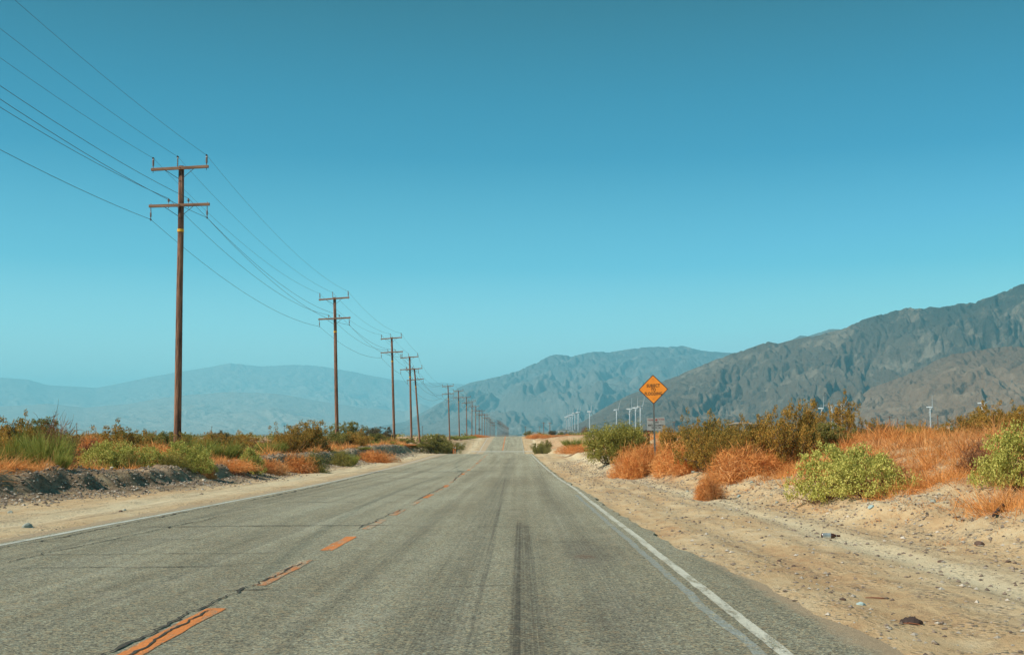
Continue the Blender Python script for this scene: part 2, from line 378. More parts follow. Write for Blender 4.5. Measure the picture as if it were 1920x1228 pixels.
def ragged(y, us):
    d = np.zeros((len(y), len(us)))
    edge = np.interp(y, [0, 7, 10, 15, 20, 40, 400], [2.45, 2.35, 2.2, 1.95, 1.85, 1.75, 1.75])
    d[:, -1] = edge - us[-1] + .10 * fbm(y * .9, y * 0 + .5, 4, 91)
    d[:, 0] = -.25 * np.clip(fbm(y * .5, y * 0 + .9, 4, 92) + .2, -1, 1)
    return d
road = strip('road', [-7.0, -6.9, -4.5, -2.36, 0, 1.55, 1.6], -60, 1600, M_ROAD, None, 0.0, ragged, .2)
tag(road, kind='structure', label='weathered grey two lane asphalt road running straight to the mountains')

def paint(name, colr, wear, sc=(7, 1.6, 1), rough=.8):
    t = NT(name, rough, .25); p = t.pos(); a = asphalt_color(t)
    n = t.ma('ADD', t.ma('MULTIPLY', t.noise(t.scale(p, sc), 1, 5, .75), .6), t.ma('MULTIPLY', t.noise(p, 45, 3, .7), .4))
    f = t.ss(n, wear - .05, wear + .06)
    t.col(t.mix(f, a, t.mix(t.ss(t.noise(p, 20, 4, .7), .3, .7), tuple(x * .78 for x in colr), colr)))
    t.bump(t.ma('ADD', f, t.ma('MULTIPLY', t.vor(p, 62), .8)), .008, .8); return t.m
MW = paint('white_road_paint', (.58, .56, .45), .455)
MWL = paint('thin_white_road_paint', (.56, .56, .47), .42)
MY = paint('orange_road_paint', (.66, .22, .055), .44)
MYF = paint('faded_orange_road_paint', (.58, .22, .075), .505)
MG = paint('old_grey_road_paint', (.30, .32, .285), .47, (5, 9, 1))
wob = lambda a, s, q: (lambda y, us: (a * fbm(y * q, y * 0, 3, s))[:, None] + .012 * perlin(y[:, None] * 6, us[None, :] * 40, s + 3))
strip('edge_line', [1.555, 1.60, 1.65], 2, 320, MW, road, .004, wob(.015, 12, .2)).update_tag()
strip('edge_line', [-6.70, -6.65, -6.59], 2, 320, MWL, road, .004, wob(.02, 13, .15))
strip('old_edge_line', [1.395, 1.43, 1.475], 3, 31, MG, road, .004, wob(.03, 14, .6))
for k in range(15):
    y0 = 7.05 + 7.3 * k
    strip('centre_dash', [-2.44, -2.36, -2.285], y0, y0 + 2.2, MY if k % 3 != 2 else MYF, road, .004, wob(.01, 15 + k, 1))
    if k < 12: strip('faded_dash', [-2.43, -2.36, -2.30], y0 + 3.7, y0 + 6.1, MYF, road, .004, wob(.015, 35 + k, 1))
strip('centre_line', [-2.48, -2.36, -2.26], 226, 320, MY, road, .004)
t = NT('pale_concrete', .9); t.col(t.mix(t.noise(t.pos(), 1.5, 4), (.40, .38, .31), (.52, .50, .42)))
strip('concrete_crossing', [-8.2, -5, -2, 1, 3.4], 219.5, 223, t.m, road, .012)
t = NT('dark_crack', .9); t.col(t.mix(t.noise(t.pos(), 8, 4), (.035, .03, .022), (.10, .09, .07))); MCR = t.m
def crack(u0, u1, Y0, Y1, w, seed):
    """a thin ragged crack from (u0,Y0) to (u1,Y1)"""
    n = max(12, int(math.hypot(u1 - u0, Y1 - Y0) / .07)); s = np.linspace(0, 1, n)
    x = u0 + (u1 - u0) * s; y = Y0 + (Y1 - Y0) * s
    L = math.hypot(u1 - u0, Y1 - Y0); nxn, nyn = -(Y1 - Y0) / L, (u1 - u0) / L
    j = (.08 * fbm(s * L * .7, s * 0, 3, seed, .6) + .035 * fbm(s * L * 5, s * 0, 4, seed + 5, .7)) * np.sin(np.pi * np.clip(s * 3, 0, .5))
    x = x + nxn * j; y = y + nyn * j
    ww = np.maximum(w, .0085) * 2.1 * (.35 + np.abs(fbm(s * L * 1.3, s * 0 + 4, 3, seed + 1))) * np.minimum(1, np.minimum(s, 1 - s) * 8 + .1)
    X1 = x + nxn * ww + xc(y); Y1_ = y + nyn * ww; X0 = x - nxn * ww + xc(y); Y0_ = y - nyn * ww
    V = np.empty((n * 2, 3)); V[0::2] = np.stack([X0, Y0_, zr(Y0_) + .0085], -1); V[1::2] = np.stack([X1, Y1_, zr(Y1_) + .0085], -1)
    i = np.arange(n - 1) * 2
    link('crack', mesh_np('crack', V, np.stack([i, i + 2, i + 3, i + 1], -1)), MCR, road)
def ydist(py):                      # road distance seen at photo row py
    lo, hi = 3., 105.
    for _ in range(40):
        m = (lo + hi) / 2
        if 812 + F_PX * (1.25 - float(zr(m))) / m > py: lo = m
        else: hi = m
    return lo
for i, (x0, x1, py0, py1, w) in enumerate([(40, 560, 1038, 1033, .010), (0, 480, 1062, 1058, .009), (230, 760, 986, 982, .026), (500, 800, 941, 939, .022), (520, 830, 929, 927, .018),
        (820, 1010, 1097, 1090, .008), (230, 560, 1063, 1050, .008), (880, 1010, 985, 986, .012), (760, 1000, 985, 986, .010), (620, 1040, 915, 915, .02), (860, 1060, 936, 937, .014),
        (600, 760, 902, 902, .02), (0, 420, 1012, 1009, .006), (700, 1015, 896, 896, .03), (650, 940, 884, 884, .035), (1010, 1120, 1013, 1013, .01), (420, 520, 1104, 1100, .006), (750, 980, 876, 876, .04)]):
    ya, yb = ydist(py0), ydist(py1)
    crack((x0 - 977) * ya / F_PX - float(xc(ya)), (x1 - 977) * yb / F_PX - float(xc(yb)), ya, yb, w, 100 + i)
for i, (u0, u1, a, b, w) in enumerate([(-2.50, -2.47, 6.5, 9.6, .010), (-2.36, -2.38, 6.3, 9.2, .006), (-2.47, -2.37, 9.3, 12.8, .008), (-2.48, -2.42, 18, 24, .009), (-2.46, -2.40, 27, 38, .010), (-2.35, -2.5, 42, 56, .014),
        (-6.35, -6.45, 10, 26, .010), (-6.3, -6.5, 26, 60, .018), (-5.6, -5.4, 12, 22, .006)]):
    crack(u0, u1, a, b, w, 150 + i)
# ------------------------------------------------------------------ mountains
def mountain_mat(name, low, high, rock, hz):
    t = NT(name, .95, .05); p = t.pos(); z = t.sep(p)[2]
    n = t.noise(p, .0011, 6, .6); n2 = t.noise(p, .006, 7, .72); n3 = t.noise(p, .045, 5, .75)
    f = t.ss(t.ma('ADD', t.ma('MULTIPLY', z, 1 / hz), t.ma('MULTIPLY', t.ma('SUBTRACT', n, .5), 1.3)), .25, .75)
    c = t.mix(f, low, high)
    c = t.mix(t.ma('MULTIPLY', t.ss(n2, .5, .62), .8), c, rock)
    c = t.mix(t.ma('MULTIPLY', t.ss(n3, .5, .62), .45), c, tuple(x * .45 for x in low))
    t.col(c); t.bump(t.ma('ADD', n2, t.ma('MULTIPLY', n3, .5)), 30, .8); return t.m
def sky_z(px, py, D):               # height of a skyline point standing at distance D
    r = ray(px, py); return 1.25 + r.z / math.hypot(r.x, r.y) * D
def mountains(name, label, sil, D, depth, foot, nz, m, na, nr, seed, amp, ns=1.0, rough_top=1.0):
    """sil: skyline (px,py); D: distance of the ridge (m) or (px,D) pairs; depth: run from foot to ridge."""
    sx = np.array([s[0] for s in sil], float); sy = np.array([s[1] for s in sil], float)
    px = np.linspace(sx[0], sx[-1], na); py = np.interp(px, sx, sy)
    Dm = np.full(na, float(D)) if not hasattr(D, '__len__') else np.interp(px, [d[0] for d in D], [d[1] for d in D])
    az = np.arctan2(px - 960, F_PX / math.cos(PITCH)) - YAW
    # elevation from the pinhole geometry
    v = [ray(a, b) for a, b in zip(px, py)]
    H = np.array([1.25 + q.z / math.hypot(q.x, q.y) * d for q, d in zip(v, Dm)])
    az = np.array([math.atan2(q.x, q.y) for q in v])
    s = np.concatenate([np.linspace(0, 1, nr), np.linspace(1.03, 1.5, 12)])
    S, A = np.meshgrid(s, az, indexing='ij'); DD = np.repeat(Dm[None], len(s), 0); HH = np.repeat(H[None], len(s), 0)
    rr = DD - depth + depth * S
    X = rr * np.sin(A); Y = rr * np.cos(A)
    k_ = float(np.mean(Dm)) / 5300 * ns; aD = A * float(np.mean(Dm)) / k_; sD = S * depth / k_
    wx = aD + 200 * fbm(aD / 900, sD / 900, 3, seed + 20) + 34 * fbm(aD / 170, sD / 170, 3, seed + 22); wy = sD + 200 * fbm(aD / 1000, sD / 1000, 3, seed + 24)
    # branching spurs: creases along the fall line, splitting as they go down
    r1 = np.abs(perlin(wx / 620 + wy / 3000, wy / 2400, seed)); r2 = np.abs(perlin((wx + wy * .45) / 260, (wy - wx * .2) / 900, seed + 3)); r3 = np.abs(perlin((wx - wy * .5) / 120, (wy + wx * .3) / 380, seed + 5)); r4 = np.abs(perlin((wx + wy * .3) / 52, wy / 150, seed + 7))
    q = np.clip(S, 0, 1); spur = np.sin(q * math.pi) ** .6
    big = fbm(X / (2600 * ns), Y / (2600 * ns), 2, seed + 31)
    base = q ** 1.45 * (1 - .2 * np.sin(q * math.pi))
    rel = .62 * r1 + .36 * r2 * (.5 + r1) + .17 * r3 * (.6 + r1) + .075 * r4 - .24
    gul = rel * amp * spur + big * amp * .25 * spur
    fine = (fbm(aD / 60, sD / 60, 5, seed + 40, .6) * amp * .035 + (r3 * .08 + r4 * .08 - .03) * amp) * np.clip(q * 3, 0, 1)
    back = np.clip(S - 1, 0, 1)
    Z = foot + (HH - foot) * np.where(S <= 1, base + gul * (1 - q ** 6), 1) + (HH - foot) * fine * np.where(S < 1, 1, .35) * rough_top
    Z = np.where(S > 1, foot + (Z - foot) * (1 - back * 1.4), Z)
    Z = np.minimum(Z, (foot + (HH - foot) * (rr / DD) * 1.004 ) if True else Z)
    V = np.stack([X, Y, Z], -1).reshape(-1, 3)
    o = link(name, mesh_np(name, V, grid_faces(na, len(s))[:, ::-1], True), m)
    return tag(o, kind='structure', label=label)
LOWC = (.235, .165, .120); 
M_NEAR = mountain_mat('brown_mountain', (.19, .125, .078), (.145, .10, .066), (.25, .18, .12), 400)
M_MAIN = mountain_mat('dark_mountain', (.118, .088, .06), (.045, .048, .04), (.22, .175, .125), 700)
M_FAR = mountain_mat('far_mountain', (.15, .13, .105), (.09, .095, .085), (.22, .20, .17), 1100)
M_HAZY = mountain_mat('haze_paled_mountain', (.34, .29, .23), (.29, .265, .22), (.38, .33, .27), 1100)  # base colour lightened to carry part of the distance haze
mountains('foothill', 'low brown bare foothill in front of the tall dark mountain at the right',
    [(1480, 812), (1530, 795), (1580, 768), (1631, 728), (1699, 704), (1725, 692), (1755, 676), (1785, 664), (1845, 655), (1894, 649), (1925, 652), (1990, 664), (2100, 700), (2300, 760)],
    3300, 1150, 0, 0, M_NEAR, 700, 300, 10, .65, .9)
mountains('mountains', 'tall rugged grey brown mountain filling the right of the skyline',
    [(1040, 808), (1090, 792), (1130, 766), (1180, 740), (1250, 712), (1300, 692), (1350, 671), (1380, 661), (1410, 652), (1440, 641), (1459, 645), (1485, 638), (1530, 629), (1579, 618), (1612, 602), (1642, 593), (1676, 584), (1700, 576), (1732, 580), (1744, 576), (1762, 578), (1785, 571), (1815, 569), (1860, 557), (1894, 542), (1920, 532), (1960, 515), (2100, 530), (2300, 560)],
    4500, 2000, 0, 0, M_MAIN, 1300, 420, 30, .85, 1.1)
mountains('far_peak', 'small bluish peak showing behind the tall right hand mountain',
    [(1440, 680), (1485, 637), (1500, 629), (1515, 631), (1530, 626), (1556, 617), (1575, 618), (1610, 640), (1660, 660)],
    8000, 2000, 100, 0, M_FAR, 160, 80, 50, .2, .7)
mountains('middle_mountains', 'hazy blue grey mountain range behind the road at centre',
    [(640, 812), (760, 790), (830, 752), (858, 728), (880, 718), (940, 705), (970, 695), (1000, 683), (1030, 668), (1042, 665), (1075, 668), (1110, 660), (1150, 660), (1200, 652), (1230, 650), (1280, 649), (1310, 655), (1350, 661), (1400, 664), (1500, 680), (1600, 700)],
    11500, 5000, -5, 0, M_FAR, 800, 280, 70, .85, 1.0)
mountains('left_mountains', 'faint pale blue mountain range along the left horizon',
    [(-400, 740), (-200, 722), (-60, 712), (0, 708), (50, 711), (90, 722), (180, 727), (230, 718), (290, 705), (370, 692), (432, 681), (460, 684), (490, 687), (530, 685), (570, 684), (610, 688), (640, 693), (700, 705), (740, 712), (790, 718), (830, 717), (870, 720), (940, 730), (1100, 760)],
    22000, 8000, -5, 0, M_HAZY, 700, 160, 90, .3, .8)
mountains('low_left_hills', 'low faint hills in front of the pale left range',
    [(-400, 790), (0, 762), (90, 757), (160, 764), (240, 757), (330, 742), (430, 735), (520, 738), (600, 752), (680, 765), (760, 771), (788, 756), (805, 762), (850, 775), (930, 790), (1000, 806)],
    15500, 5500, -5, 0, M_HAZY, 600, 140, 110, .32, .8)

# ------------------------------------------------------------------ utility poles
t = NT('creosoted_wood', .85, .15); p = t.obj()
n = t.noise(t.scale(p, (14, 14, .9)), 1, 5, .7); n2 = t.noise(t.scale(p, (5, 5, .5)), 1, 3)
c = t.mix(t.ss(n, .35, .65), (.095, .048, .032), (.34, .175, .105)); c = t.mix(t.ss(n2, .50, .62), c, t.mix(.75, c, (.04, .024, .018)))
t.col(c); t.bump(n, .012, .9); M_POLE = t.m
t = NT('crossarm_wood', .85, .15); n = t.noise(t.scale(t.obj(), (1.2, 14, 14)), 1, 5, .7)
t.col(t.mix(t.ss(n, .3, .7), (.15, .08, .05), (.37, .215, .135))); t.bump(n, .008, .8); M_ARM = t.m
M_STEEL = plain('dull_dark_steel', (.07, .062, .055), .55, .4)
M_INS = plain('brown_grey_porcelain', (.17, .11, .09), .35, 0, .5)
M_CAP = plain('pale_insulator_neck', (.55, .58, .56), .4)
M_BAND = plain('yellow_band', (.75, .40, .03), .6)
M_WIRE = plain('weathered_cable', (.085, .08, .07), .6, .3)
PH = 11.95                                        # pole height; crossarms at PH-.12 and PH-1.78
def insul(mb, x, y, z, h, n=4, r=.055, dirn=1):
    """a stack of sheds"""
    prof = [(0, .015)]
    for i in range(n):
        a = h * (.25 + .6 * i / n); prof += [(a, .025), (a + h * .03, r), (a + h * .09, r * .7)]
    prof += [(h * .9, .022), (h, .018)]
    vs = []; k = 10
    for a, rr in prof: vs += [(x + rr * math.cos(2 * math.pi * j / k), y + rr * math.sin(2 * math.pi * j / k), z + a * dirn) for j in range(k)]
    mb.add(vs, [(i * k + j, i * k + (j + 1) % k, (i + 1) * k + (j + 1) % k, (i + 1) * k + j) for i in range(len(prof) - 1) for j in range(k)])
def make_pole(far=False):
    r = empty('utility_pole')
    m = MB(); zz = [-2, 0, 3, 6, 9, PH]; m.tube([(0.012 * math.sin(z), 0.01 * math.cos(z * .7), z) for z in zz], [.165, .16, .15, .14, .13, .12], 14)
    m.build('pole', M_POLE, r, True)
    arms = []
    for (zc, x0, x1, name, tl) in ((PH - .13, -1.29, 1.25, 'crossarm', .045), (PH - 1.79, -1.36, 1.32, 'crossarm', .022)):
        m = MB(); M = Matrix.Rotation(-math.atan(tl), 3, 'Y'); m.box(((x0 + x1) / 2, -.19, zc), (x1 - x0, .10, .125), M)
        a = m.build('crossarm', M_ARM, r); arms.append(a)
        b = a.modifiers.new('bevel', 'BEVEL'); b.width = .012
        for sg, xe in ((-1, -.70), (1, .68)):
            m = MB(); ztop = zc + tl * xe - .07
            m.tube([(xe, -.27, ztop), (xe * .93, -.275, ztop), (sg * .08, -.17, zc - .47)], .013 if not far else .016, 5); m.build('brace', M_STEEL, r)
        m = MB(); m.tube([(0, -.27, zc), (0, .18, zc)], .02, 6); m.build('bolt', M_STEEL, a)
    zt = PH - .13
    for x, z0, h in ((-1.20, zt - .054 + .06, .44), (1.16, zt + .052 + .06, .44), (-.14, PH - .03, .42)):
        m = MB()
        if x == -.14: m.tube([(-.10, -.12, z0 - .16), (-.15, -.12, z0), (-.15, -.12, z0 + .1)], .02, 6)
        insul(m, x, -.19 if x != -.14 else -.12, z0, h, 5 if x != -.14 else 3, .055 if x != -.14 else .03)
        o = m.build('insulator', M_INS, r, True)
        c = MB(); yy = -.19 if x != -.14 else -.12
        c.tube([(x, yy, z0 + h - .07), (x, yy, z0 + h - .02)], [.04, .035], 10); c.build('insulator_neck', M_CAP, o)
        c = MB(); c.tube([(x, yy - .1, z0 + h - .03), (x, yy - .05, z0 + h + .02), (x, yy + .05, z0 + h + .02), (x, yy + .1, z0 + h - .03)], .03, 6); c.build('wire_clamp', M_STEEL, o)
        c = MB(); c.tube([(x, yy, z0 - .22), (x, yy, z0)], .012, 6)
        if x != -.14: c.build('pin', M_STEEL, o)
    zl = PH - 1.79
    for x in (-.49, .38):
        m = MB(); m.tube([(x, -.19, zl - .14), (x, -.19, zl + .17)], .012, 6); insul(m, x, -.19, zl + .12, .19, 3, .065); o = m.build('insulator', M_INS, r, True)
        c = MB(); c.tube([(x, -.19, zl + .22), (x, -.19, zl + .27)], [.045, .03], 8); c.build('insulator_neck', M_CAP, o)
    for x, dz in ((-1.27, -.028), (1.21, .027)):
        z0 = zl + dz; m = MB(); m.tube([(x, -.19, z0 + .12), (x, -.19, z0 - .22)], .012, 6)
        for k in range(3): m.tube([(x - .022, -.19, z0 - .10 - .05 * k), (x + .022, -.19, z0 - .12 - .05 * k)], .012, 5)
        insul(m, x, -.19, z0 - .22, .30, 5, .045, -1); m.tube([(x, -.19, z0 - .5), (x, -.19, z0 - .66)], .012, 6)
        o = m.build('suspension_insulator', M_INS, r, True)
        c = MB(); c.tube([(x, -.27, z0 - .60), (x, -.19, z0 - .57), (x, -.11, z0 - .60)], .028, 6); c.build('wire_clamp', M_STEEL, o)
    m = MB(); m.tube([(0.0, 0.0, PH - 2.95), (0.0, 0.0, PH - 2.82)], .146, 14, False); m.build('band', M_BAND, r)
    return r
ATT = [(-1.20, -.19, PH + .32), (1.16, -.19, PH + .43), (-.15, -.12, PH + .40), (-.49, -.19, PH - 1.49), (.38, -.19, PH - 1.49), (-1.27, -.19, PH - 2.41), (1.21, -.19, PH - 2.36)]
# (photo px of top, py of top, forward distance, sideways lean of the top)
PP = [(340.5, 311, 51, -.12), (627.5, 557, 97, -.36), (734.5, 632, 139.5, -.4), (768, 668, 163, -.37), (777, 690, 184, -.95), (840, 723, 260, -.45), (859.5, 732, 301, -.3), (874.3, 744, 342, -.2)]
far_px = [(885, 752, 385), (892, 761, 425), (898.5, 769, 465), (903.8, 770, 505), (908.8, 776, 545), (913, 777.5, 587), (917, 782, 630), (920, 785, 672), (922.6, 787.5, 712), (925, 791.5, 752), (927.3, 792, 795)]
PP += [(a, b, c, 0) for a, b, c in far_px]
for k in range(18):
    Y = 838 + 42 * k; PP.append((977 - 16.6 * F_PX / Y, 812 - (PH - 2.6 - .0029 * (Y - 800)) * F_PX / Y, Y, 0))
ORD = ['first and nearest', 'second', 'third', 'fourth', 'fifth', 'sixth', 'seventh', 'eighth', 'ninth', 'tenth', 'eleventh', 'twelfth', 'thirteenth', 'fourteenth']
EXTRA = {0: 'nearest and tallest wooden utility pole, with a yellow band, on the left', 1: 'second brown utility pole from the camera with orange brush at its foot',
         2: 'third utility pole from the camera, upright, with a small yellow band', 3: 'fourth utility pole, upright, just left of the leaning one', 4: 'leaning utility pole tilted to the left, fifth from the camera',
         5: 'sixth utility pole, first one after the wide gap beyond the leaning pole'}
proto = make_pole(); poles = []
for i, (px, py, Y, lean) in enumerate(PP):
    o = proto if i == 0 else copy_tree(proto)
    top = at(px, py, Y); H = PH + .02
    bx = top.x - lean
    o.location = (bx, Y, top.z - H); o.rotation_euler = (0, math.atan2(top.x - bx, H), R(random.uniform(-2, 2)) if i > 1 else 0)
    if i == 4: bx = top.x + .95; o.location = (bx, Y, top.z - H); o.rotation_euler = (0, -math.atan2(.95, H), R(10))
    lab = EXTRA.get(i) or (f'{ORD[i]} wooden utility pole counted from the camera along the left roadside line' if i < 14 else 'tiny distant wooden utility pole in the crowded far end of the roadside line')
    tag(o, lab, 'utility pole', 'utility poles along the left side of the road'); poles.append(o)
bpy.context.view_layer.update()
mats = [Matrix.LocRotScale(o.location, o.rotation_euler, None) for o in poles]
m0 = Matrix.LocRotScale(Vector((poles[0].location.x + .5, 6, poles[0].location.z + .25)), None, None)   # the next pole stands beside the car, out of view
mats = [m0] + mats[:24]
WN = ['thin wire on the top left insulators of the pole line', 'thin wire on the top right insulators of the pole line', 'thin wire on the pole top centre insulators', 'cable on the left pin insulators of the lower crossarms',
      'cable on the right pin insulators of the lower crossarms', 'cable hung from the left end strings of the lower crossarms', 'cable hung from the right end strings of the lower crossarms']
for w, a in enumerate(ATT):
    pts = []; P = [m @ Vector(a) for m in mats]
    for A, B in zip(P[:-1], P[1:]):
        sag = (.78 if w < 3 else .95 - .05 * (w % 3)) * ((B - A).length / 46) ** 2
        if (B - A).length > 70: sag = 1.6
        nseg = 20 if A.y < 150 else 8
        for k in range(nseg):
            s = k / nseg; q = A.lerp(B, s); q.z -= sag * 4 * s * (1 - s); pts.append(q)
    pts.append(P[-1])
    mb = MB(); mb.tube(pts, [(.006 if w < 3 else .009) + .00006 * max(0, q.y - 40) ** 1.0 * .5 for q in pts], 4)
    tag(mb.build('power_line', M_WIRE), WN[w], 'power line', 'wires strung along the utility poles')

# ------------------------------------------------------------------ far off poles on the plain
def small_pole(h):
    r = empty('distant_pole'); m = MB(); m.tube([(0, 0, -1), (0, 0, h)], .22, 6); m.build('pole', M_POLE, r)
    m = MB(); m.box((0, -.2, h - .5), (2.6, .25, .25)); m.build('crossarm', M_ARM, r)
    return r
sp = small_pole(11)
SPX = [(144, 806, 793, 'over the brush left of the nearest utility pole'), (397, 806, 799, 'right of the nearest utility pole above the green broom'), (533, 806, 797, 'left of a close pair above the rusty creosote'), (543.5, 806, 798, 'right of a close pair above the rusty creosote'),
       (677, 812, 796.5, 'right of the second roadside pole'), (731, 812, 799, 'left of the third roadside pole'), (792, 812, 798.5, 'just right of the leaning pole foot'), (985, 815, 799, 'first to the right of the road crest'), (1012, 812, 799, 'short one beside the far trees'),
       (1019.5, 812, 791.5, 'tall one with a crossarm above the far trees'), (1031, 812, 792, 'tall one nearest the white building'), (1264, 812, 790, 'right of the orange warning sign'), (1668, 812, 780, 'over the dry grass beside the right wind turbines'), (1758, 812, 778, 'right of the lone wind turbine'), (1813, 812, 778, 'between the two rightmost wind turbines'), (1683, 812, 784, 'faint one above the pale boulders')]
for i, (px, pb, pt, w) in enumerate(SPX):
    Y = 11 * F_PX / (812 - pt + 7) * .95; o = sp if i == 0 else copy_tree(sp)
    tp = at(px, pt, Y); o.location = (tp.x, Y, tp.z - 11); o.rotation_euler = (0, 0, R(random.choice([-50, -20, 10, 60])))
    tag(o, 'small distant utility pole ' + w, 'utility pole', 'distant poles on the plain')

# ------------------------------------------------------------------ wind turbines
M_WT = plain('white_turbine_paint', (.52, .53, .52), .5)
def rotor_blade():
    m = MB(); st = [(1.0, .8, .6), (3.0, 2.0, .6), (5, 2.3, .5), (10, 1.8, .38), (16, 1.3, .28), (21, .8, .18), (22.5, .35, .08)]
    vs = []; 
    for z, ch, th in st: vs += [(-ch * .35, 0, z), (0, th, z), (ch * .65, 0, z), (0, -th, z)]
    fs = [(i * 4 + j, i * 4 + (j + 1) % 4, i * 4 + 4 + (j + 1) % 4, i * 4 + 4 + j) for i in range(len(st) - 1) for j in range(4)] + [(3, 2, 1, 0)]
    m.add(vs, fs); return m
HUBZ = 46.0
def make_turbine():
    r = empty('wind_turbine')
    m = MB(); m.tube([(0, 0, -3), (0, 0, 10), (0, 0, 28), (0, 0, HUBZ - 1.2)], [1.3, 1.15, .95, .75], 16); m.build('tower', M_WT, r, True)
    m = MB(); m.tube([(0, 6.5, HUBZ + .1), (0, 6.0, HUBZ + .1), (0, 0, HUBZ), (0, -2.6, HUBZ), (0, -3.2, HUBZ)], [.5, 1.15, 1.5, 1.45, .9], 12); m.build('nacelle', M_WT, r, True)
    m = MB(); m.tube([(0, -3.1, HUBZ), (0, -3.9, HUBZ), (0, -4.9, HUBZ), (0, -5.3, HUBZ)], [1.05, 1.15, .8, .15], 12); hub = m.build('hub', M_WT, r, True)
    bl = []
    for k in range(3):
        b = bl[0].copy() if bl else rotor_blade().build('blade', M_WT, None, True)
        if bl: COL.objects.link(b)
        b.parent = r; b.location = (0, -4.1, HUBZ); bl.append(b)
    return r
tb = make_turbine()
TX = [(1061.8, 782, 0, 'leftmost of the tight row of six white wind turbines'), (1065.5, 781, 12, 'second from the left in the tight row of six white wind turbines'), (1069, 779, 25, 'third from the left in the tight row of six white wind turbines'), (1073, 778, 5, 'fourth from the left in the tight row of six white wind turbines'),
      (1078, 775, 33, 'fifth from the left in the tight row of six white wind turbines'), (1084, 773.5, 22, 'rightmost of the tight row of six white wind turbines, blades in a V'), (1105.6, 772, 8, 'lone white wind turbine between the row of six and the green bush'),
      (1156, 768.6, 24, 'white wind turbine with V blades above the left part of the green bush'), (1180.6, 767, 118, 'white wind turbine above the middle of the green bush'), (1191.5, 765, 2, 'white wind turbine with one blade straight up, left of the orange sign'),
      (1200.5, 762.7, 32, 'white wind turbine closest to the orange sign, blades in a V'), (1540, 765.6, 4, 'white wind turbine with one blade up, left of the pair in the tall creosote'), (1558.7, 761.4, 320, 'white wind turbine with V blades left of the tallest creosote twigs'),
      (1577.7, 759, 60, 'white wind turbine seen through the tallest creosote twigs'), (1587, 770, 172, 'small white wind turbine behind the tallest creosote twigs'), (1743.8, 763.5, 2, 'lone tall white wind turbine over the dry grass at right'), (1841, 756, 318, 'rightmost white wind turbine, partly behind rusty creosote')]
for i, (px, hy, ang, lab) in enumerate(TX):
    o = tb if i == 0 else copy_tree(tb)
    bs = [k for k in bpy.data.objects if k.parent is o and k.name.startswith('blade')]
    Y = (HUBZ - 1) * F_PX / (811.5 - hy); a = at(px, hy, Y)
    o.location = (a.x, Y, a.z - HUBZ)
    az = R(62 + random.uniform(-7, 7)) - (0.0 if i < 11 else .2); o.rotation_euler = (0, 0, az)
    for k, b in enumerate(bs): b.rotation_euler = (0, R(ang + 120 * k), 0)
    tag(o, lab, 'wind turbine', 'wind turbines on the plain')

# ------------------------------------------------------------------ signs
def text_mesh(txt, size, cx, cz, m, parent, name='lettering', sx=1.0, y=-.004, rot=None, depth=.001):
    cu = bpy.data.curves.new(name, 'FONT'); cu.body = txt; cu.size = size; cu.align_x = 'CENTER'; cu.align_y = 'CENTER'; cu.extrude = depth; cu.space_character = 1.12; cu.offset = size * .026
    tmp = bpy.data.objects.new(name, cu); COL.objects.link(tmp); bpy.context.view_layer.update()
    me = bpy.data.meshes.new_from_object(tmp.evaluated_get(bpy.context.evaluated_depsgraph_get())); bpy.data.objects.remove(tmp)
    o = link(name, me, m, parent); o.location = (cx, y, cz); o.rotation_euler = (math.pi / 2, 0, 0); o.scale = (sx, 1, 1); return o
t = NT('orange_reflective_sheeting', .42, .4); n = t.noise(t.obj(), 3, 5)
t.col(t.mix(t.ss(n, .35, .65), (.88, .265, .02), (.92, .30, .03))); M_OR = t.m
M_BLK = plain('black_sign_ink', (.03, .022, .018), .6)
M_GALV = plain('galvanised_steel', (.17, .18, .165), .5, .5)
def rrect(w, h, r, rot, y0, y1, mb, n=5):
    pts = []
    for cx, cz, a0 in ((w / 2 - r, h / 2 - r, 0), (-w / 2 + r, h / 2 - r, 90), (-w / 2 + r, -h / 2 + r, 180), (w / 2 - r, -h / 2 + r, 270)):
        for k in range(n + 1): a = R(a0 + 90 * k / n); pts.append((cx + r * math.cos(a), cz + r * math.sin(a)))
    c, s = math.cos(rot), math.sin(rot); pts = [(x * c - z * s, x * s + z * c) for x, z in pts]; k = len(pts)
    mb.add([(x, y0, z) for x, z in pts] + [(x, y1, z) for x, z in pts], [tuple(range(k - 1, -1, -1))[::-1], tuple(range(k, 2 * k))[::-1]] + [(i, i + k, (i + 1) % k + k, (i + 1) % k) for i in range(k)])
YS = 50.0; top = at(1224.5, 703, YS); bot = at(1228.5, 860, YS)
diag = (at(1251, 730, YS) - at(1197.5, 730, YS)).x; side = diag / math.sqrt(2) + .03
s = empty('warning_sign', (bot.x, YS, gz(bot.x, YS))); cz = at(1224, 730, YS).z - s.location.z
s.rotation_euler = (0, R(-.9), R(-4))
tag(s, 'orange diamond warning sign reading SUBJECT TO FLOODING on a thin steel post', 'road sign')
m = MB(); m.box((0, .03, cz / 2 - .25), (.075, .045, cz + 1.3)); m.build('post', M_GALV, s)
m = MB(); rrect(side, side, .045, math.pi / 4, -.006, .0, m); pn = m.build('panel', M_BLK, s); pn.location = (0, 0, cz)
m = MB(); rrect(side - .055, side - .055, .035, math.pi / 4, -.009, -.0061, m); fc = m.build('sign_face', M_OR, s); fc.location = (0, 0, cz); tag(fc, label='orange face inside a black border')
for tx, dz in (('SUBJECT', .155), ('TO', -.02), ('FLOODING', -.185)): text_mesh(tx, .182, 0, cz + dz, M_BLK, s, sx=.74, y=-.0115)
for dz in (.43, -.40):
    m = MB(); m.tube([(0, -.022, cz + dz), (0, -.008, cz + dz)], .013, 8); m.build('bolt', M_GALV, s)
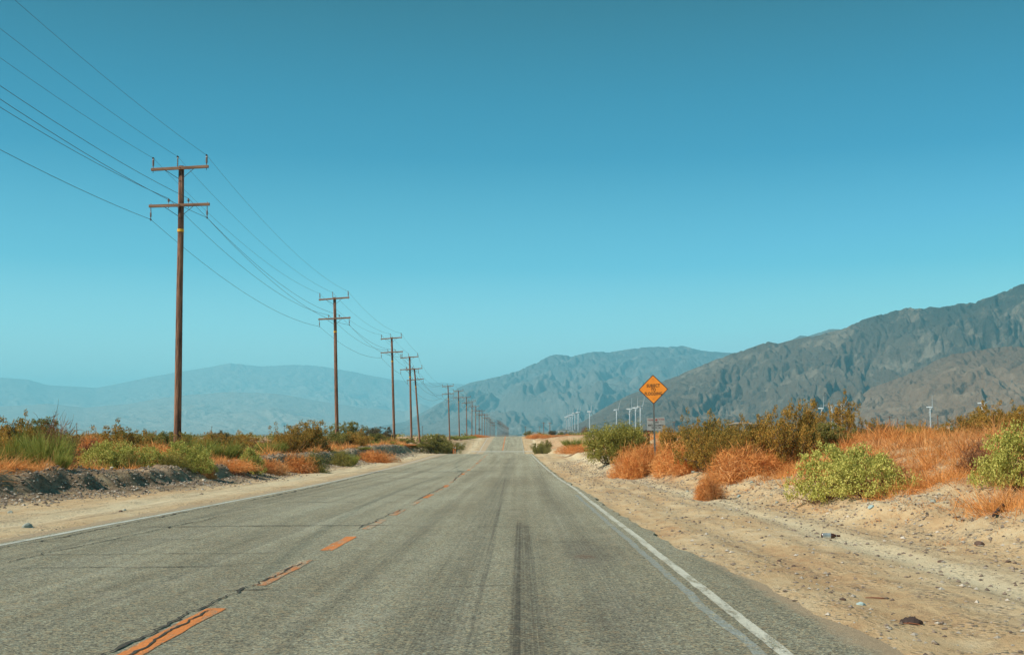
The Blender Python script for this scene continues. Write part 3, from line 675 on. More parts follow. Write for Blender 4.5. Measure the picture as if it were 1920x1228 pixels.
# white notice board behind it, its shade put into the grey colour
M_NOT = plain('shade_grey_board', (.27, .28, .265), .8); M_RP = plain('rusty_red_wood', (.30, .085, .045), .85)
YB = 57.0; a = at(1213, 787, YB); b = at(1247, 802, YB); cx = (a.x + b.x) / 2; w = b.x - a.x; zb = gz(cx, YB)
s = empty('notice_board', (cx, YB, zb), R(-14)); tag(s, 'notice board greyed by painted shade on two rusty red posts behind the orange warning sign', 'sign board')
zc = at(1230, 794.5, YB).z - zb
m = MB(); m.box((0, 0, zc), (w, .03, .60), Matrix.Rotation(R(-3), 3, 'Y')); m.build('board', M_NOT, s)
for sx_ in (-1, 1):
    m = MB(); m.box((sx_ * w * .43, .05, (zc - .2) / 2 - .3), (.11, .06, zc + .4)); m.build('post', M_RP, s)
M_IR = plain('faded_red_ink', (.25, .06, .05), .8)
text_mesh('COLDWELL', .085, -.24, zc + .185, M_IR, s, sx=.62, y=-.018); text_mesh('BANKER', .085, .27, zc + .21, M_IR, s, sx=.75, y=-.018)
m = MB(); rrect(.10, .10, .02, math.pi / 4, -.019, -.016, m); e = m.build('emblem', M_IR, s); e.location = (.02, 0, zc + .19)
text_mesh('INC', .10, .06, zc + .07, M_BLK, s, y=-.018); text_mesh('MIKE COLEMAN', .115, 0, zc - .07, M_BLK, s, sx=.85, y=-.018); text_mesh('760 278 1100', .09, .0, zc - .19, M_BLK, s, sx=.8, y=-.018)
# grey diamond sign seen from behind on the left, far
YD = 440; q = at(899, 805, YD); s = empty('diamond_sign', (q.x, YD, gz(q.x, YD))); tag(s, 'small distant diamond sign seen from the back between roadside poles', 'road sign')
m = MB(); rrect(.95, .95, .05, math.pi / 4, 0, .01, m); e = m.build('panel', M_GALV, s); e.location = (0, 0, q.z - s.location.z); m = MB(); m.box((0, -.03, (q.z - s.location.z) / 2), (.1, .06, q.z - s.location.z + 2)); m.build('post', M_GALV, s)
# orange marker stakes
M_OS = plain('orange_stake_paint', (.75, .20, .05), .6); M_WS = plain('white_stake_band', (.7, .68, .6), .6)
for i, (px, lab) in enumerate(((849.8, 'left of the two orange marker stakes on the far left sand bank'), (853.3, 'right of the two orange marker stakes on the far left sand bank'))):
    Y = 118; q = at(px, 849, Y); zt = at(px, 835 + i, Y).z; s = empty('marker_stake', (q.x, Y, q.z)); h = zt - q.z
    tag(s, lab, 'marker stake', 'orange marker stakes')
    m = MB(); m.box((0, 0, h / 2 - .2), (.06, .03, h + .4)); m.build('stake', M_OS, s); m = MB(); m.box((0, 0, h * .75), (.07, .04, .12)); m.build('band', M_WS, s)
# pale green marker in the dry grass, left
Y = 29; q = at(43.5, 899, Y); s = empty('marker_post', (q.x, Y, q.z - .03)); tag(s, 'short pale green plastic marker in the orange grass at far left', 'marker')
m = MB(); m.box((0, 0, .08), (.045, .02, .26)); m.build('post', plain('pale_green_plastic', (.45, .60, .42), .5), s); m = MB(); m.box((0, 0, .225), (.05, .024, .02)); m.build('cap', M_CAP, s)
# white building, wall, tank, at the right of the crest
M_WW = plain('white_wall', (.74, .72, .68), .8); M_RF = plain('pale_flat_roof', (.62, .60, .56), .8); M_DW = plain('dark_wall', (.10, .10, .085), .9); M_GLS = plain('dark_window', (.04, .05, .055), .2)
Y = 640; a = at(1048, 811, Y); b = at(1075, 811, Y); s = empty('white_building', ((a.x + b.x) / 2, Y, a.z)); tag(s, 'low white flat roofed building behind the scrub right of the road crest', 'building')
w = b.x - a.x; m = MB(); m.box((0, 4, -1), (w, 8, 3.4)); m.build('wall', M_WW, s); m = MB(); m.box((0, 4, .82), (w + .8, 8.8, .22)); m.build('roof', M_RF, s)
for k in range(3):
    m = MB(); m.box((-w * .3 + k * w * .3, -.03, -.1), (1.3, .08, .9)); m.build('window', M_GLS, s)
Y = 560; a = at(1046, 811.3, Y); b = at(1096, 811.3, Y); s = empty('boundary_wall', ((a.x + b.x) / 2, Y, a.z - 1.2)); tag(s, 'long dark boundary wall in front of the white building', 'wall')
m = MB(); m.box((0, 0, .1), (b.x - a.x, .3, 2.2)); m.build('wall', M_DW, s); m = MB(); m.box((0, 0, 1.26), (b.x - a.x + .1, .4, .12)); m.build('coping', M_RF, s)
# ------------------------------------------------------------------ plants
def leaf_mat(name, stops, tr=.25, rough=.75, patch=False):
    t = NT(name, rough, .15); g = t.n('ShaderNodeNewGeometry'); oi = t.n('ShaderNodeObjectInfo')
    n = t.noise(t.obj(), 2.2, 3)
    pt = t.ss(t.noise(t.pos(), .55, 3, .6), .5, .62)
    f = t.ma('ADD', t.ma('MULTIPLY', g.outputs['Random Per Island'], .55), t.ma('ADD', t.ma('MULTIPLY', n, .6), t.ma('MULTIPLY', t.ma('SUBTRACT', oi.outputs['Random'], .5), .22)))
    c = t.ramp(t.ma('SUBTRACT', f, .08), stops)
    if patch: c = t.mix(t.ma('MULTIPLY', pt, .32), c, t.mix(g.outputs['Random Per Island'], (.20, .12, .075), (.60, .42, .24)))
    t.col(c)
    tl = t.n('ShaderNodeBsdfTranslucent'); t.l(c, tl.inputs[0]); mx = t.n('ShaderNodeMixShader'); mx.inputs[0].default_value = tr
    t.l(t.b.outputs[0], mx.inputs[1]); t.l(tl.outputs[0], mx.inputs[2]); t.l(mx.outputs[0], t.out.inputs[0]); return t.m
ML_CREO = leaf_mat('creosote_leaves', [(.1, (.13, .11, .028)), (.4, (.28, .205, .045)), (.62, (.47, .245, .048)), (.95, (.62, .36, .085))])
ML_CREG = leaf_mat('green_creosote_leaves', [(.1, (.11, .105, .03)), (.5, (.25, .225, .055)), (.95, (.43, .36, .10))])
ML_BROOM = leaf_mat('broom_stems', [(.1, (.13, .135, .03)), (.45, (.26, .275, .055)), (.75, (.38, .37, .08)), (.98, (.50, .42, .11))])
ML_RAB = leaf_mat('rabbitbrush_leaves', [(.1, (.23, .225, .04)), (.45, (.46, .44, .10)), (.7, (.62, .56, .15)), (.95, (.78, .62, .19))])
ML_WIL = leaf_mat('willow_leaves', [(.1, (.11, .11, .025)), (.4, (.27, .25, .05)), (.75, (.42, .36, .08)), (.96, (.68, .58, .25))])
ML_DRY = leaf_mat('dry_orange_stems', [(.1, (.42, .16, .045)), (.4, (.70, .285, .08)), (.7, (.84, .39, .12)), (.95, (.90, .54, .22))], .25, patch=True)
ML_RUST = leaf_mat('rusty_twigs', [(.1, (.09, .035, .022)), (.5, (.21, .085, .04)), (.9, (.36, .18, .085))], .15)
ML_GREY = leaf_mat('grey_leaves', [(.1, (.08, .07, .045)), (.5, (.16, .14, .08)), (.9, (.26, .23, .14))])
ML_TIP = leaf_mat('green_topped_stems', [(.1, (.16, .12, .03)), (.5, (.30, .25, .06)), (.9, (.42, .34, .09))])
M_STEM = plain('brown_stems', (.13, .085, .055), .9); M_PALE = plain('pale_dead_wood', (.38, .31, .24), .9)

def unit(v): return v / (np.linalg.norm(v, axis=-1, keepdims=True) + 1e-9)
def rdir(n, r): v = r.normal(size=(n, 3)); return unit(v)
def leaves(P, D, L, Wd, r):
    """one four-cornered leaf per point"""
    n = len(P); L = np.broadcast_to(np.asarray(L, float).reshape(-1, 1), (n, 1)); Wd = np.broadcast_to(np.asarray(Wd, float).reshape(-1, 1), (n, 1))
    S = unit(np.cross(D, rdir(n, r))); V = np.empty((n, 4, 3))
    V[:, 0] = P; V[:, 1] = P + D * L * .5 + S * Wd * .5; V[:, 2] = P + D * L; V[:, 3] = P + D * L * .5 - S * Wd * .5
    return V.reshape(-1, 3), np.arange(n * 4).reshape(-1, 4)
def blades(P, D, L, Wd, r, bend=.4, seg=3, grav=0.):
    """thin curved tapering strips"""
    n = len(P); L = np.broadcast_to(np.asarray(L, float).reshape(-1, 1), (n, 1)); Wd = np.broadcast_to(np.asarray(Wd, float).reshape(-1, 1), (n, 1))
    B = rdir(n, r) * bend; B[:, 2] -= grav; S = unit(np.cross(D, rdir(n, r))); V = np.empty((n, seg + 1, 2, 3))
    p = P.copy(); d = D.copy()
    for k in range(seg + 1):
        w = Wd * (1 - .75 * k / seg) * .5; V[:, k, 0] = p - S * w; V[:, k, 1] = p + S * w
        d = unit(d + B / seg); p = p + d * L / seg
    base = (np.arange(n) * (seg + 1) * 2)[:, None]; f = []
    for k in range(seg): f.append(np.stack([base[:, 0] + 2 * k, base[:, 0] + 2 * k + 1, base[:, 0] + 2 * k + 3, base[:, 0] + 2 * k + 2], -1))
    return V.reshape(-1, 3), np.concatenate(f)
def joinm(parts):
    V = []; Fc = []; b = 0
    for v, f in parts: V.append(v); Fc.append(f + b); b += len(v)
    return np.concatenate(V), np.concatenate(Fc)
def stem_mb(paths, rads, n=4):
    mb = MB()
    for p, r in zip(paths, rads): mb.tube(p, [r * (1 - .8 * i / (len(p) - 1)) for i in range(len(p))], n, False)
    return mb
def bezier_path(r, p0, d, L, n=5, wig=.2, up=.3):
    p = np.array(p0, float); d = np.array(d, float); pts = [p.copy()]
    for k in range(n):
        d = d + r.normal(size=3) * wig / math.sqrt(n) * 1.6; d[2] += up / n; d /= np.linalg.norm(d); p = p + d * L / n; pts.append(p.copy())
    return pts
def shrub_obj(name, fol, fmat, stems, smat, fname='foliage'):
    r = empty(name)
    if fol is not None:
        v, f = fol; link(fname, mesh_np(fname, v, f), fmat, r)
    if stems is not None: stems.build('stems', smat, r)
    return r
def creosote(seed, H=1.7, Wd=1.8, lm=None, dens=1.0, ns=13, leafs=.05):
    r = np.random.default_rng(seed); paths = []; rads = []; P = []
    for i in range(ns):
        a = 2 * math.pi * (i + r.uniform(0, .9)) / ns; lean = r.uniform(.1, 1.0) * Wd / H * .8
        d = np.array([math.cos(a) * lean, math.sin(a) * lean, 1.]); L = H * r.uniform(.5, 1.02) * (1.12 - .2 * lean)
        pa = bezier_path(r, (math.cos(a) * .08, math.sin(a) * .08, -.1), d, L, 6, .38, .12); paths.append(pa); rads.append(.018)
        tips = [(pa[-1], 1.)]
        for k in range(4):
            j = r.integers(2, 6); d2 = unit(np.array(pa[j]) - np.array(pa[j - 1])) + r.normal(size=3) * .75; d2[2] = abs(d2[2]) * .7 + .1
            pb = bezier_path(r, pa[j], d2, L * r.uniform(.18, .42), 3, .4, .2); paths.append(pb); rads.append(.009); tips.append((pb[-1], .9)); tips.append((pb[-2], .55))
        for j in (2, 4): tips.append((pa[j], .6))
        for tp, wgt in tips:
            for q in range(max(1, int(round(1.6 * dens)))):
                c = tp + r.normal(size=3) * .05 * H; n = int(44 * wgt); rr_ = H * r.uniform(.04, .072)
                P.append(c + rdir(n, r) * r.uniform(.2, 1, (n, 1)) ** .5 * rr_ * np.array([1, 1, 1.15]))
    P = np.concatenate(P); P = P[P[:, 2] > .05]; D = rdir(len(P), r); D[:, 2] = np.abs(D[:, 2]) + .2; D = unit(D)
    return shrub_obj('creosote_bush', leaves(P, D, r.uniform(.6, 1.3, len(P)) * leafs, r.uniform(.7, 1.2, len(P)) * leafs * .7, r), lm or ML_CREO, stem_mb(paths, rads), M_STEM)
def broom(seed, H=1.2, Wd=1.5, n=1500, mat=None, w=.013):
    r = np.random.default_rng(seed); nm = 34; P = []; D = []; paths = []; L = []
    for i in range(nm):
        a = r.uniform(0, 2 * math.pi); q = math.sqrt(r.uniform(0, 1)); d = unit(np.array([math.cos(a) * q * Wd / H * .62, math.sin(a) * q * Wd / H * .62, 1.]))
        ll = H * r.uniform(.42, .66) * (1 - .12 * q); pa = bezier_path(r, (math.cos(a) * q * .18 * Wd, math.sin(a) * q * .18 * Wd, -.05), d, ll, 4, .15, .1); paths.append(pa)
        k = n // nm
        ti = r.uniform(.3, 1, k) * 4; i0 = np.minimum(ti.astype(int), 3); pa = np.array(pa); p = pa[i0] + (pa[i0 + 1] - pa[i0]) * (ti - i0)[:, None]
        dd = unit(d[None] + r.normal(size=(k, 3)) * np.array([.26, .26, .12])); P.append(p); D.append(dd); L.append(H * r.uniform(.22, .5, k))
    P = np.concatenate(P); D = np.concatenate(D); L = np.concatenate(L)
    return shrub_obj('broom_bush', blades(P, D, L, w, r, .25), mat or ML_BROOM, stem_mb(paths, [.014] * nm), M_STEM)
def rabbit(seed, H=.75, Wd=1.2, nc=300, lf=.034, mat=None):
    r = np.random.default_rng(seed); P = []; paths = []; a = r.uniform(0, 2 * math.pi, nc); ce = r.uniform(-.05, 1, nc)
    lob = 1 + .2 * np.sin(a * 3 + seed) + .12 * np.sin(a * 5 + 2 * seed) + .1 * np.sin(a * 9 + seed)
    rad = np.sqrt(1 - np.clip(ce, 0, 1) ** 2) * r.uniform(.55, 1.04, nc) * lob
    C = np.stack([rad * np.cos(a) * Wd / 2, rad * np.sin(a) * Wd / 2, np.clip(ce, 0.02, 1) * H * r.uniform(.75, 1.03, nc) + .06], -1)
    C[:, 2] *= 1 + .3 * np.clip(fbm(C[:, 0] * 2.6 / Wd, C[:, 1] * 2.6 / Wd, 3, seed), -.8, .5); C = C[fbm(C[:, 0] * 5, C[:, 2] * 6 + C[:, 1] * 4, 2, seed + 1) > -.5]
    for c in C: P.append(c + r.normal(size=(30, 3)) * np.array([.034, .034, .03]) * r.uniform(.7, 1.5) * (Wd / 1.2) ** .5)
    for c in C[::3]: paths.append([np.array([c[0] * .15, c[1] * .15, -.05]), c * np.array([.6, .6, .5]), c])
    P = np.concatenate(P); D = rdir(len(P), r); D[:, 2] = np.abs(D[:, 2]) + .4
    return shrub_obj('rabbitbrush', leaves(P, unit(D), r.uniform(.7, 1.4, len(P)) * lf, r.uniform(.7, 1.2, len(P)) * lf * .7, r), mat or ML_RAB, stem_mb(paths, [.006] * len(paths), 3), ML_RUST)
def willow(seed, H=2.1, Wd=3.2, nc=900):
    r = np.random.default_rng(seed); C = []; paths = []
    lobes = [(r.uniform(-.36, .36) * Wd, r.uniform(-.25, .25) * Wd, r.uniform(.25, .62) * H, r.uniform(.25, .4) * H) for _ in range(15)] + [(-.36 * Wd, -.3, .28 * H, .28 * H), (0, 0, .55 * H, .4 * H), (.33 * Wd, .1, .45 * H, .33 * H), (.05 * Wd, -.5, .2 * H, .28 * H)]
    for i in range(nc):
        l = lobes[r.integers(len(lobes))]; d = rdir(1, r)[0]; C.append(np.array([l[0], l[1], l[2]]) + d * l[3] * r.uniform(.55, 1.05) * np.array([1, 1, .95]))
    C = np.array(C); C = C[(C[:, 2] > .05)]
    for c in C[::4]: paths.append([np.array([c[0] * .35, c[1] * .35, -.1]), c * np.array([.7, .7, .6]), c])
    for k in range(26):                                  # shoots standing out of the top
        c = C[r.integers(len(C))]; c = c * np.array([1, 1, 0]) + np.array([0, 0, H * r.uniform(.72, .98)]) * (1 - .35 * abs(c[0]) / Wd * 2); C = np.vstack([C, c[None], (c - [0, 0, .12])[None]])
    P = np.concatenate([c + r.normal(size=(26, 3)) * np.array([.075, .075, .10]) for c in C]); D = rdir(len(P), r); D[:, 2] = D[:, 2] * .6 + .5
    return shrub_obj('willow_bush', leaves(P, unit(D), r.uniform(.07, .13, len(P)), r.uniform(.03, .05, len(P)), r), ML_WIL, stem_mb(paths, [.009] * len(paths), 3), M_STEM)
def dry_mound(seed, H=.6, Wd=1.2, n=4200, w=.011, mat=None, name='dry_brush', L=.2):
    r = np.random.default_rng(seed); D = rdir(n, r); D[:, 2] = np.abs(D[:, 2]); q = r.uniform(.25, 1, n) ** .6
    a = np.arctan2(D[:, 1], D[:, 0]); lob = 1 + .18 * np.sin(a * 3 + seed) + .08 * np.sin(7 * a)
    P = D * q[:, None] * np.array([Wd / 2, Wd / 2, H]) * lob[:, None] * .9; P[:, 2] -= .03
    dd = unit(D * .45 + r.normal(size=(n, 3)) * .85 + np.array([0, 0, .12]))
    ro = empty(name); v, f = blades(P, dd, r.uniform(.4, 1.1, n) * L, w, r, .9); link('twigs', mesh_np('twigs', v, f), mat or ML_DRY, ro); return ro
def dead_bush(seed, H=.8, Wd=1.2, mat=None):
    return dry_mound(seed, H, Wd, 1400, .013, mat or ML_RUST, 'dead_bush', .38)

PR = {'creo': [creosote(1, 1.7, 1.9, None, 1.6, 16), creosote(2, 1.7, 1.6, None, 1.4, 13), creosote(3, 1.7, 2.3, None, 1.6, 19)],
      'creg': [creosote(4, 1.7, 1.9, ML_CREG, 1.9, 15), creosote(5, 1.7, 2.2, ML_CREG, 1.9, 14)],
      'sparse': [creosote(6, 1.7, 1.5, ML_CREO, 1.0, 7, .055), creosote(7, 1.7, 2.2, ML_CREO, 1.2, 9, .055)],
      'broom': [broom(11), broom(12, 1.2, 1.9, 1700)], 'rab': [rabbit(21), rabbit(22, .75, 1.3, 330), rabbit(23, .75, 1.1, 260)],
      'wil': [willow(31)], 'dry': [dry_mound(41), dry_mound(42, .6, 1.5), dry_mound(43, .6, 1.0, 2400)],
      'tip': [dry_mound(46, .6, 1.1, 2600, .010, ML_TIP, 'green_tipped_brush')],
      'dead': [dead_bush(51), dead_bush(52, .8, 1.5)], 'grey': [creosote(8, 1.7, 2.2, ML_GREY, 2.0, 15, .06)]}
H0 = {'creo': 1.75, 'creg': 1.75, 'sparse': 1.75, 'broom': 1.2, 'rab': .8, 'wil': 2.15, 'dry': .62, 'dead': .85, 'grey': 1.75, 'tip': .62}
W0 = {'creo': 2.0, 'creg': 2.1, 'sparse': 1.9, 'broom': 1.8, 'rab': 1.25, 'wil': 3.6, 'dry': 1.25, 'dead': 1.4, 'grey': 2.3, 'tip': 1.1}
CATS = {'creo': 'creosote bush', 'creg': 'creosote bush', 'sparse': 'creosote bush', 'broom': 'broom bush', 'rab': 'rabbitbrush', 'wil': 'bush', 'dry': 'dry brush', 'dead': 'dead bush', 'grey': 'bush', 'tip': 'brush'}
GR = {'creo': 'creosote bushes beside the road', 'creg': 'creosote bushes beside the road', 'sparse': 'creosote bushes beside the road', 'broom': 'green broom bushes', 'rab': 'yellow green rabbitbrush mounds', 'wil': None, 'dry': 'orange dry brush mounds', 'dead': 'dead twiggy bushes', 'grey': 'grey bushes', 'tip': 'green tipped brush mounds'}
USED = set(); CNT = {}; LIB = []
def put(kind, px, Y, ytop, wpx, label, sink=.04, X=None, var=None):
    """stand a plant at forward distance Y on the ground, its top reaching photo row ytop, wpx wide in the photo"""
    x = at(px, 812, Y).x if X is None else X; z = gz(x, Y) - sink
    h = max(.12, at(px, ytop, Y).z - z); w = wpx * Y / F_PX * {'creo': 1.3, 'creg': 1.3, 'sparse': 1.25, 'dead': 1.2, 'grey': 1.2, 'broom': 1.2, 'dry': 1.6, 'tip': 1.35, 'rab': 1.1}.get(kind, 1.0); w = max(w, h * W0[kind] / H0[kind] * .6)
    i = (CNT.get(kind, -1) + 1) if var is None else var; CNT[kind] = i; pr = PR[kind][i % len(PR[kind])]
    if pr.name in USED: o = copy_tree(pr)
    else: o = pr; USED.add(pr.name); CH[pr.name] = kids(pr)
    o.location = (x, Y, z); s = w / W0[kind]; o.scale = (s, s * random.uniform(.85, 1.1), h / H0[kind]); o.rotation_euler = (0, 0, random.uniform(0, 6.28) if kind != 'wil' else 0)
    tag(o, label, CATS[kind], GR[kind]); return o
# --- left foreground
put('broom', 28, 34, 788, 105, 'large green broom bush at the left edge of the photo')
put('broom', 90, 32.5, 784, 100, 'large green broom bush second from the left edge, brown at its base')
put('broom', 118, 31, 838, 42, 'small green broom bush right of the two large ones at far left')
put('creo', 20, 41, 768, 90, 'full rusty creosote rising behind the broom at the left edge')
put('creg', 70, 43, 774, 90, 'olive creosote rising behind the two large brooms at the left')
put('creg', 60, 36, 786, 80, 'woody olive creosote rising between the two large ones at far left')
put('sparse', 12, 40, 778, 60, 'rust tipped creosote behind the left edge broom bush')
put('sparse', 46, 41, 776, 55, 'rust brown creosote poking up behind the second left broom bush')
put('dead', 104, 36, 776, 60, 'dark spiky twigs behind the second left broom bush')
put('sparse', 212, 52, 784, 74, 'sparse creosote left of a close pair, over the pale rabbitbrush')
put('sparse', 246, 53, 789, 74, 'sparse creosote right of a close pair, over the pale rabbitbrush')
put('sparse', 276, 54, 797, 34, 'thin single creosote stem left of the nearest utility pole')
put('creg', 310, 57, 803, 50, 'low dark creosote at the foot of the nearest utility pole')
put('dead', 167, 46, 818, 44, 'dark red dead bush behind the gravel heap')
put('dry', 170, 50, 811, 30, 'rusty orange tuft above the dark red dead bush')
put('rab', 190, 38.0, 832, 84, 'pale yellow green rabbitbrush, leftmost of the roadside row on the left')
put('rab', 232, 38.5, 834, 76, 'yellow green rabbitbrush behind the green tipped brush, second of the left row')
put('rab', 285, 39.0, 838, 64, 'small yellow green rabbitbrush between two green tipped brush mounds')
put('rab', 342, 40.0, 832, 76, 'yellow green rabbitbrush below the nearest utility pole')
put('rab', 376, 39.8, 840, 54, 'yellow green rabbitbrush at the brink of the gravel bank below the pole')
put('rab', 472, 46, 840, 54, 'lone round rabbitbrush right of the large green broom on the left bank')
put('tip', 238, 38.0, 846, 46, 'orange brush mound with green top, left of two on the left bank')
put('tip', 322, 39.0, 848, 50, 'orange brush mound with green top, right of two on the left bank')
put('broom', 372, 47, 806, 88, 'large green broom bush just right of the nearest utility pole')
put('broom', 428, 48, 816, 74, 'green broom bush with a dark right side, second from the nearest utility pole')
put('grey', 412, 66, 803, 34, 'dark grey bush behind the green broom right of the nearest pole')
put('dry', 300, 41, 828, 72, 'orange dry mound in front of the nearest utility pole')
put('dry', 225, 44, 825, 60, 'orange dry mound under the sparse creosote pair')
put('dry', 385, 40, 858, 34, 'orange dry brush right of the rabbitbrush below the pole')
put('dry', 438, 44, 858, 60, 'flat orange dry brush under the second green broom')
put('broom', 495, 62, 818, 40, 'small green broom left of the rusty creosote group')
put('broom', 520, 60, 818, 46, 'green broom touching the rusty creosote group')
put('creo', 545, 66, 789, 70, 'rusty creosote, leftmost of the group left of the second pole')
put('creo', 577, 70, 779, 72, 'tallest rusty creosote left of the second pole')
put('creg', 612, 82, 783, 72, 'green creosote just left of the second utility pole')
put('creg', 650, 104, 785, 50, 'green creosote directly behind the second utility pole')
put('creo', 662, 84, 803, 66, 'round rust coloured creosote right of the second pole')
put('dead', 465, 58, 832, 40, 'brown dead bush among the orange grass left of the rusty creosote')
put('tip', 590, 54, 842, 46, 'greenish brush mound on the bank below the rusty creosote')
put('dry', 560, 53, 846, 60, 'orange dry brush on the bank below the rusty creosote')
put('dry', 505, 49, 858, 50, 'orange dry tuft on the bank left of the greenish mound')
put('tip', 640, 66, 838, 40, 'greenish mound on the bank below the second pole')
put('broom', 660, 68, 843, 26, 'little green broom right of the greenish mound below the second pole')
put('broom', 680, 78, 835, 40, 'dark green low broom right of the second pole')
put('dry', 702, 76, 842, 50, 'orange dry brush between the second and third poles')
put('dry', 610, 84, 828, 60, 'orange dry brush behind the second pole foot')
put('grey', 705, 118, 797, 64, 'grey green bush between the second and third poles')
put('broom', 690, 100, 822, 46, 'bright green broom between the second and third poles, left one')
put('broom', 722, 106, 822, 50, 'bright green broom between the second and third poles, right one')
put('creg', 760, 135, 817, 30, 'low green bush beside the third pole')
put('broom', 775, 118, 830, 36, 'green low bush at the foot of the leaning pole')
put('creg', 812, 112, 810, 62, 'large green creosote right of the leaning pole, hanging over the road bank')
put('creg', 836, 140, 806, 44, 'open green creosote left of the sixth pole')
put('rab', 742, 104, 845, 26, 'small pale rabbitbrush on the bank by the third pole')
put('dry', 750, 112, 837, 60, 'orange dry brush at the foot of the third pole')
for k, (px, Y, yt, w) in enumerate([(858, 262, 814, 44), (872, 275, 816, 40), (884, 290, 815, 26)]): put('broom', px, Y, yt, w, ['yellow green scrub right of the sixth pole', 'yellow green scrub below the seventh pole', 'yellow green scrub below the eighth pole'][k])
put('dry', 893, 296, 814, 22, 'orange scrub on the left of the road crest')
put('dry', 903, 300, 815.5, 26, 'low orange scrub on the left edge of the road crest')
# --- right side
put('wil', 1151, 57.5, 785, 122, 'big leafy green bush on the right bank beside the orange warning sign')
put('dry', 1200, 47, 828, 62, 'orange dry mound left of the warning sign post')
put('dry', 1182, 46, 838, 50, 'low orange dry mound below the big green bush')
put('dry', 1262, 43, 822, 84, 'large orange dry mound right of the warning sign post')
put('dry', 1300, 41, 823, 70, 'large orange dry mound, second right of the warning sign')
put('dry', 1400, 34, 830, 92, 'large orange dry mound left of the front rabbitbrush')
put('dry', 1366, 35, 838, 54, 'orange dry mound between the two large ones on the right bank')
put('dry', 1328, 28.5, 884, 34, 'small bright orange tumble of twigs low on the right bank')
put('dry', 1080, 93, 832, 44, 'orange dry mound left of the big green bush')
put('broom', 1075, 120, 815, 36, 'green scrub left of the big green bush')
put('creo', 1337, 39, 778, 70, 'rusty creosote filling right of the one with tall tips')
put('creo', 1375, 38, 784, 70, 'rusty creosote under the bare dead branch')
put('creo', 1408, 36, 774, 66, 'rusty creosote right of the bare dead branch')
put('creg', 1660, 38, 792, 56, 'olive creosote by the small pale boulder')
put('creo', 1738, 42, 790, 40, 'low rusty creosote left of the lone wind turbine')
put('creo', 1815, 34, 776, 60, 'rusty creosote left of the rightmost turbine')
put('creo', 1860, 33, 764, 70, 'rusty creosote right of the rightmost turbine')
put('creo', 1900, 31, 757, 80, 'broad rusty creosote close to the right edge')
put('creo', 1262, 48, 789, 52, 'rusty creosote right behind the warning sign')
put('creo', 1292, 44, 786, 60, 'rusty creosote, second behind the warning sign')
put('creo', 1318, 40, 760, 66, 'rusty creosote with tall tips midway between the sign and the tallest one')
put('creo', 1352, 41, 775, 66, 'rusty creosote right of the one with tall tips')
put('creg', 1390, 39, 792, 74, 'low olive creosote left of the tall dark one')
put('creo', 1436, 36, 758, 64, 'rusty creosote left of the tall dark one')
put('creo', 1475, 34, 754, 72, 'tall dark rusty creosote on the right bank')
put('creo', 1506, 35, 734, 62, 'tallest rusty creosote on the right bank')
put('creo', 1534, 37, 776, 44, 'rusty creosote just right of the tallest one')
put('sparse', 1568, 38, 736, 46, 'thin creosote sprays in front of the wind turbines')
put('sparse', 1602, 38, 738, 46, 'thin creosote sprays right of the wind turbine pair')
put('creg', 1560, 36, 786, 80, 'low olive creosote under the thin sprays')
put('creg', 1630, 38, 793, 60, 'low olive creosote right of the thin sprays')
put('dead', 1655, 36, 790, 40, 'bare dead bush near the pale boulders on the right')
put('creo', 1705, 40, 787, 52, 'round rusty creosote between the pale boulders')
put('tip', 1708, 36, 800, 40, 'orange green brush below the round rusty creosote')
put('creo', 1762, 44, 790, 20, 'tiny rusty creosote right of the lone wind turbine')
put('creg', 1800, 36, 789, 44, 'small green creosote right of the pale boulder')
put('creo', 1838, 34, 750, 52, 'rusty creosote in front of the rightmost wind turbine')
put('creo', 1882, 32, 746, 66, 'large rusty creosote near the right edge')
put('creo', 1915, 31, 750, 60, 'large rusty creosote at the right edge')
put('creg', 1865, 33, 785, 60, 'low olive creosote between the right edge ones')
put('rab', 1552, 23.2, 842, 116, 'large yellow green rabbitbrush, left of the front pair on the right bank', var=0)
put('rab', 1628, 22.2, 846, 134, 'large yellow green rabbitbrush, right of the front pair on the right bank', var=1)
put('rab', 1590, 24.5, 845, 100, 'yellow green rabbitbrush filling behind the front pair', var=2)
put('rab', 1905, 18.6, 806, 130, 'large yellow green rabbitbrush at the right edge', var=1)
put('rab', 1868, 19.6, 850, 70, 'low ragged rabbitbrush left of the right edge one', var=2)
put('dead', 1672, 23, 862, 60, 'brown dead twigs right of the front rabbitbrush pair')
put('dead', 1830, 22, 822, 50, 'greyish dead bush inside the orange grass at right')
for k, (px, Y, yt, w) in enumerate([(1005, 190, 828, 8), (1012, 175, 826, 9), (1017, 178, 829, 10), (1016, 215, 821, 9), (1028, 190, 822, 9), (1026, 165, 833, 10)]):
    put('creg', px, Y, yt, w, ['leftmost', 'second from left', 'third, largest', 'highest', 'rightmost', 'lowest'][k] + ' of the tiny dark bushes on the pale sand bank beyond the dip')
put('creg', 990, 330, 806, 14, 'dark round tree like bush at the right edge of the road crest'); put('creg', 1012, 345, 806, 12, 'dark round bush left of the far poles')
put('grey', 1036, 320, 806, 18, 'dark bush at the left end of the boundary wall'); put('dead', 1097, 300, 799, 10, 'lone dark red bush right of the row of six turbines')
for k, (px, w, yt) in enumerate([(995, 20, 814), (1010, 26, 812), (1028, 22, 814), (1048, 26, 815), (1066, 30, 815), (1085, 30, 815)]):
    put('dry', px, 290 - k * 8, yt, w, ['first', 'second', 'third', 'fourth', 'fifth', 'sixth'][k] + ' low orange scrub from the road on the right bank top beyond the dip')
put('broom', 1018, 285, 811, 20, 'yellow green scrub on the bank right of the crest')
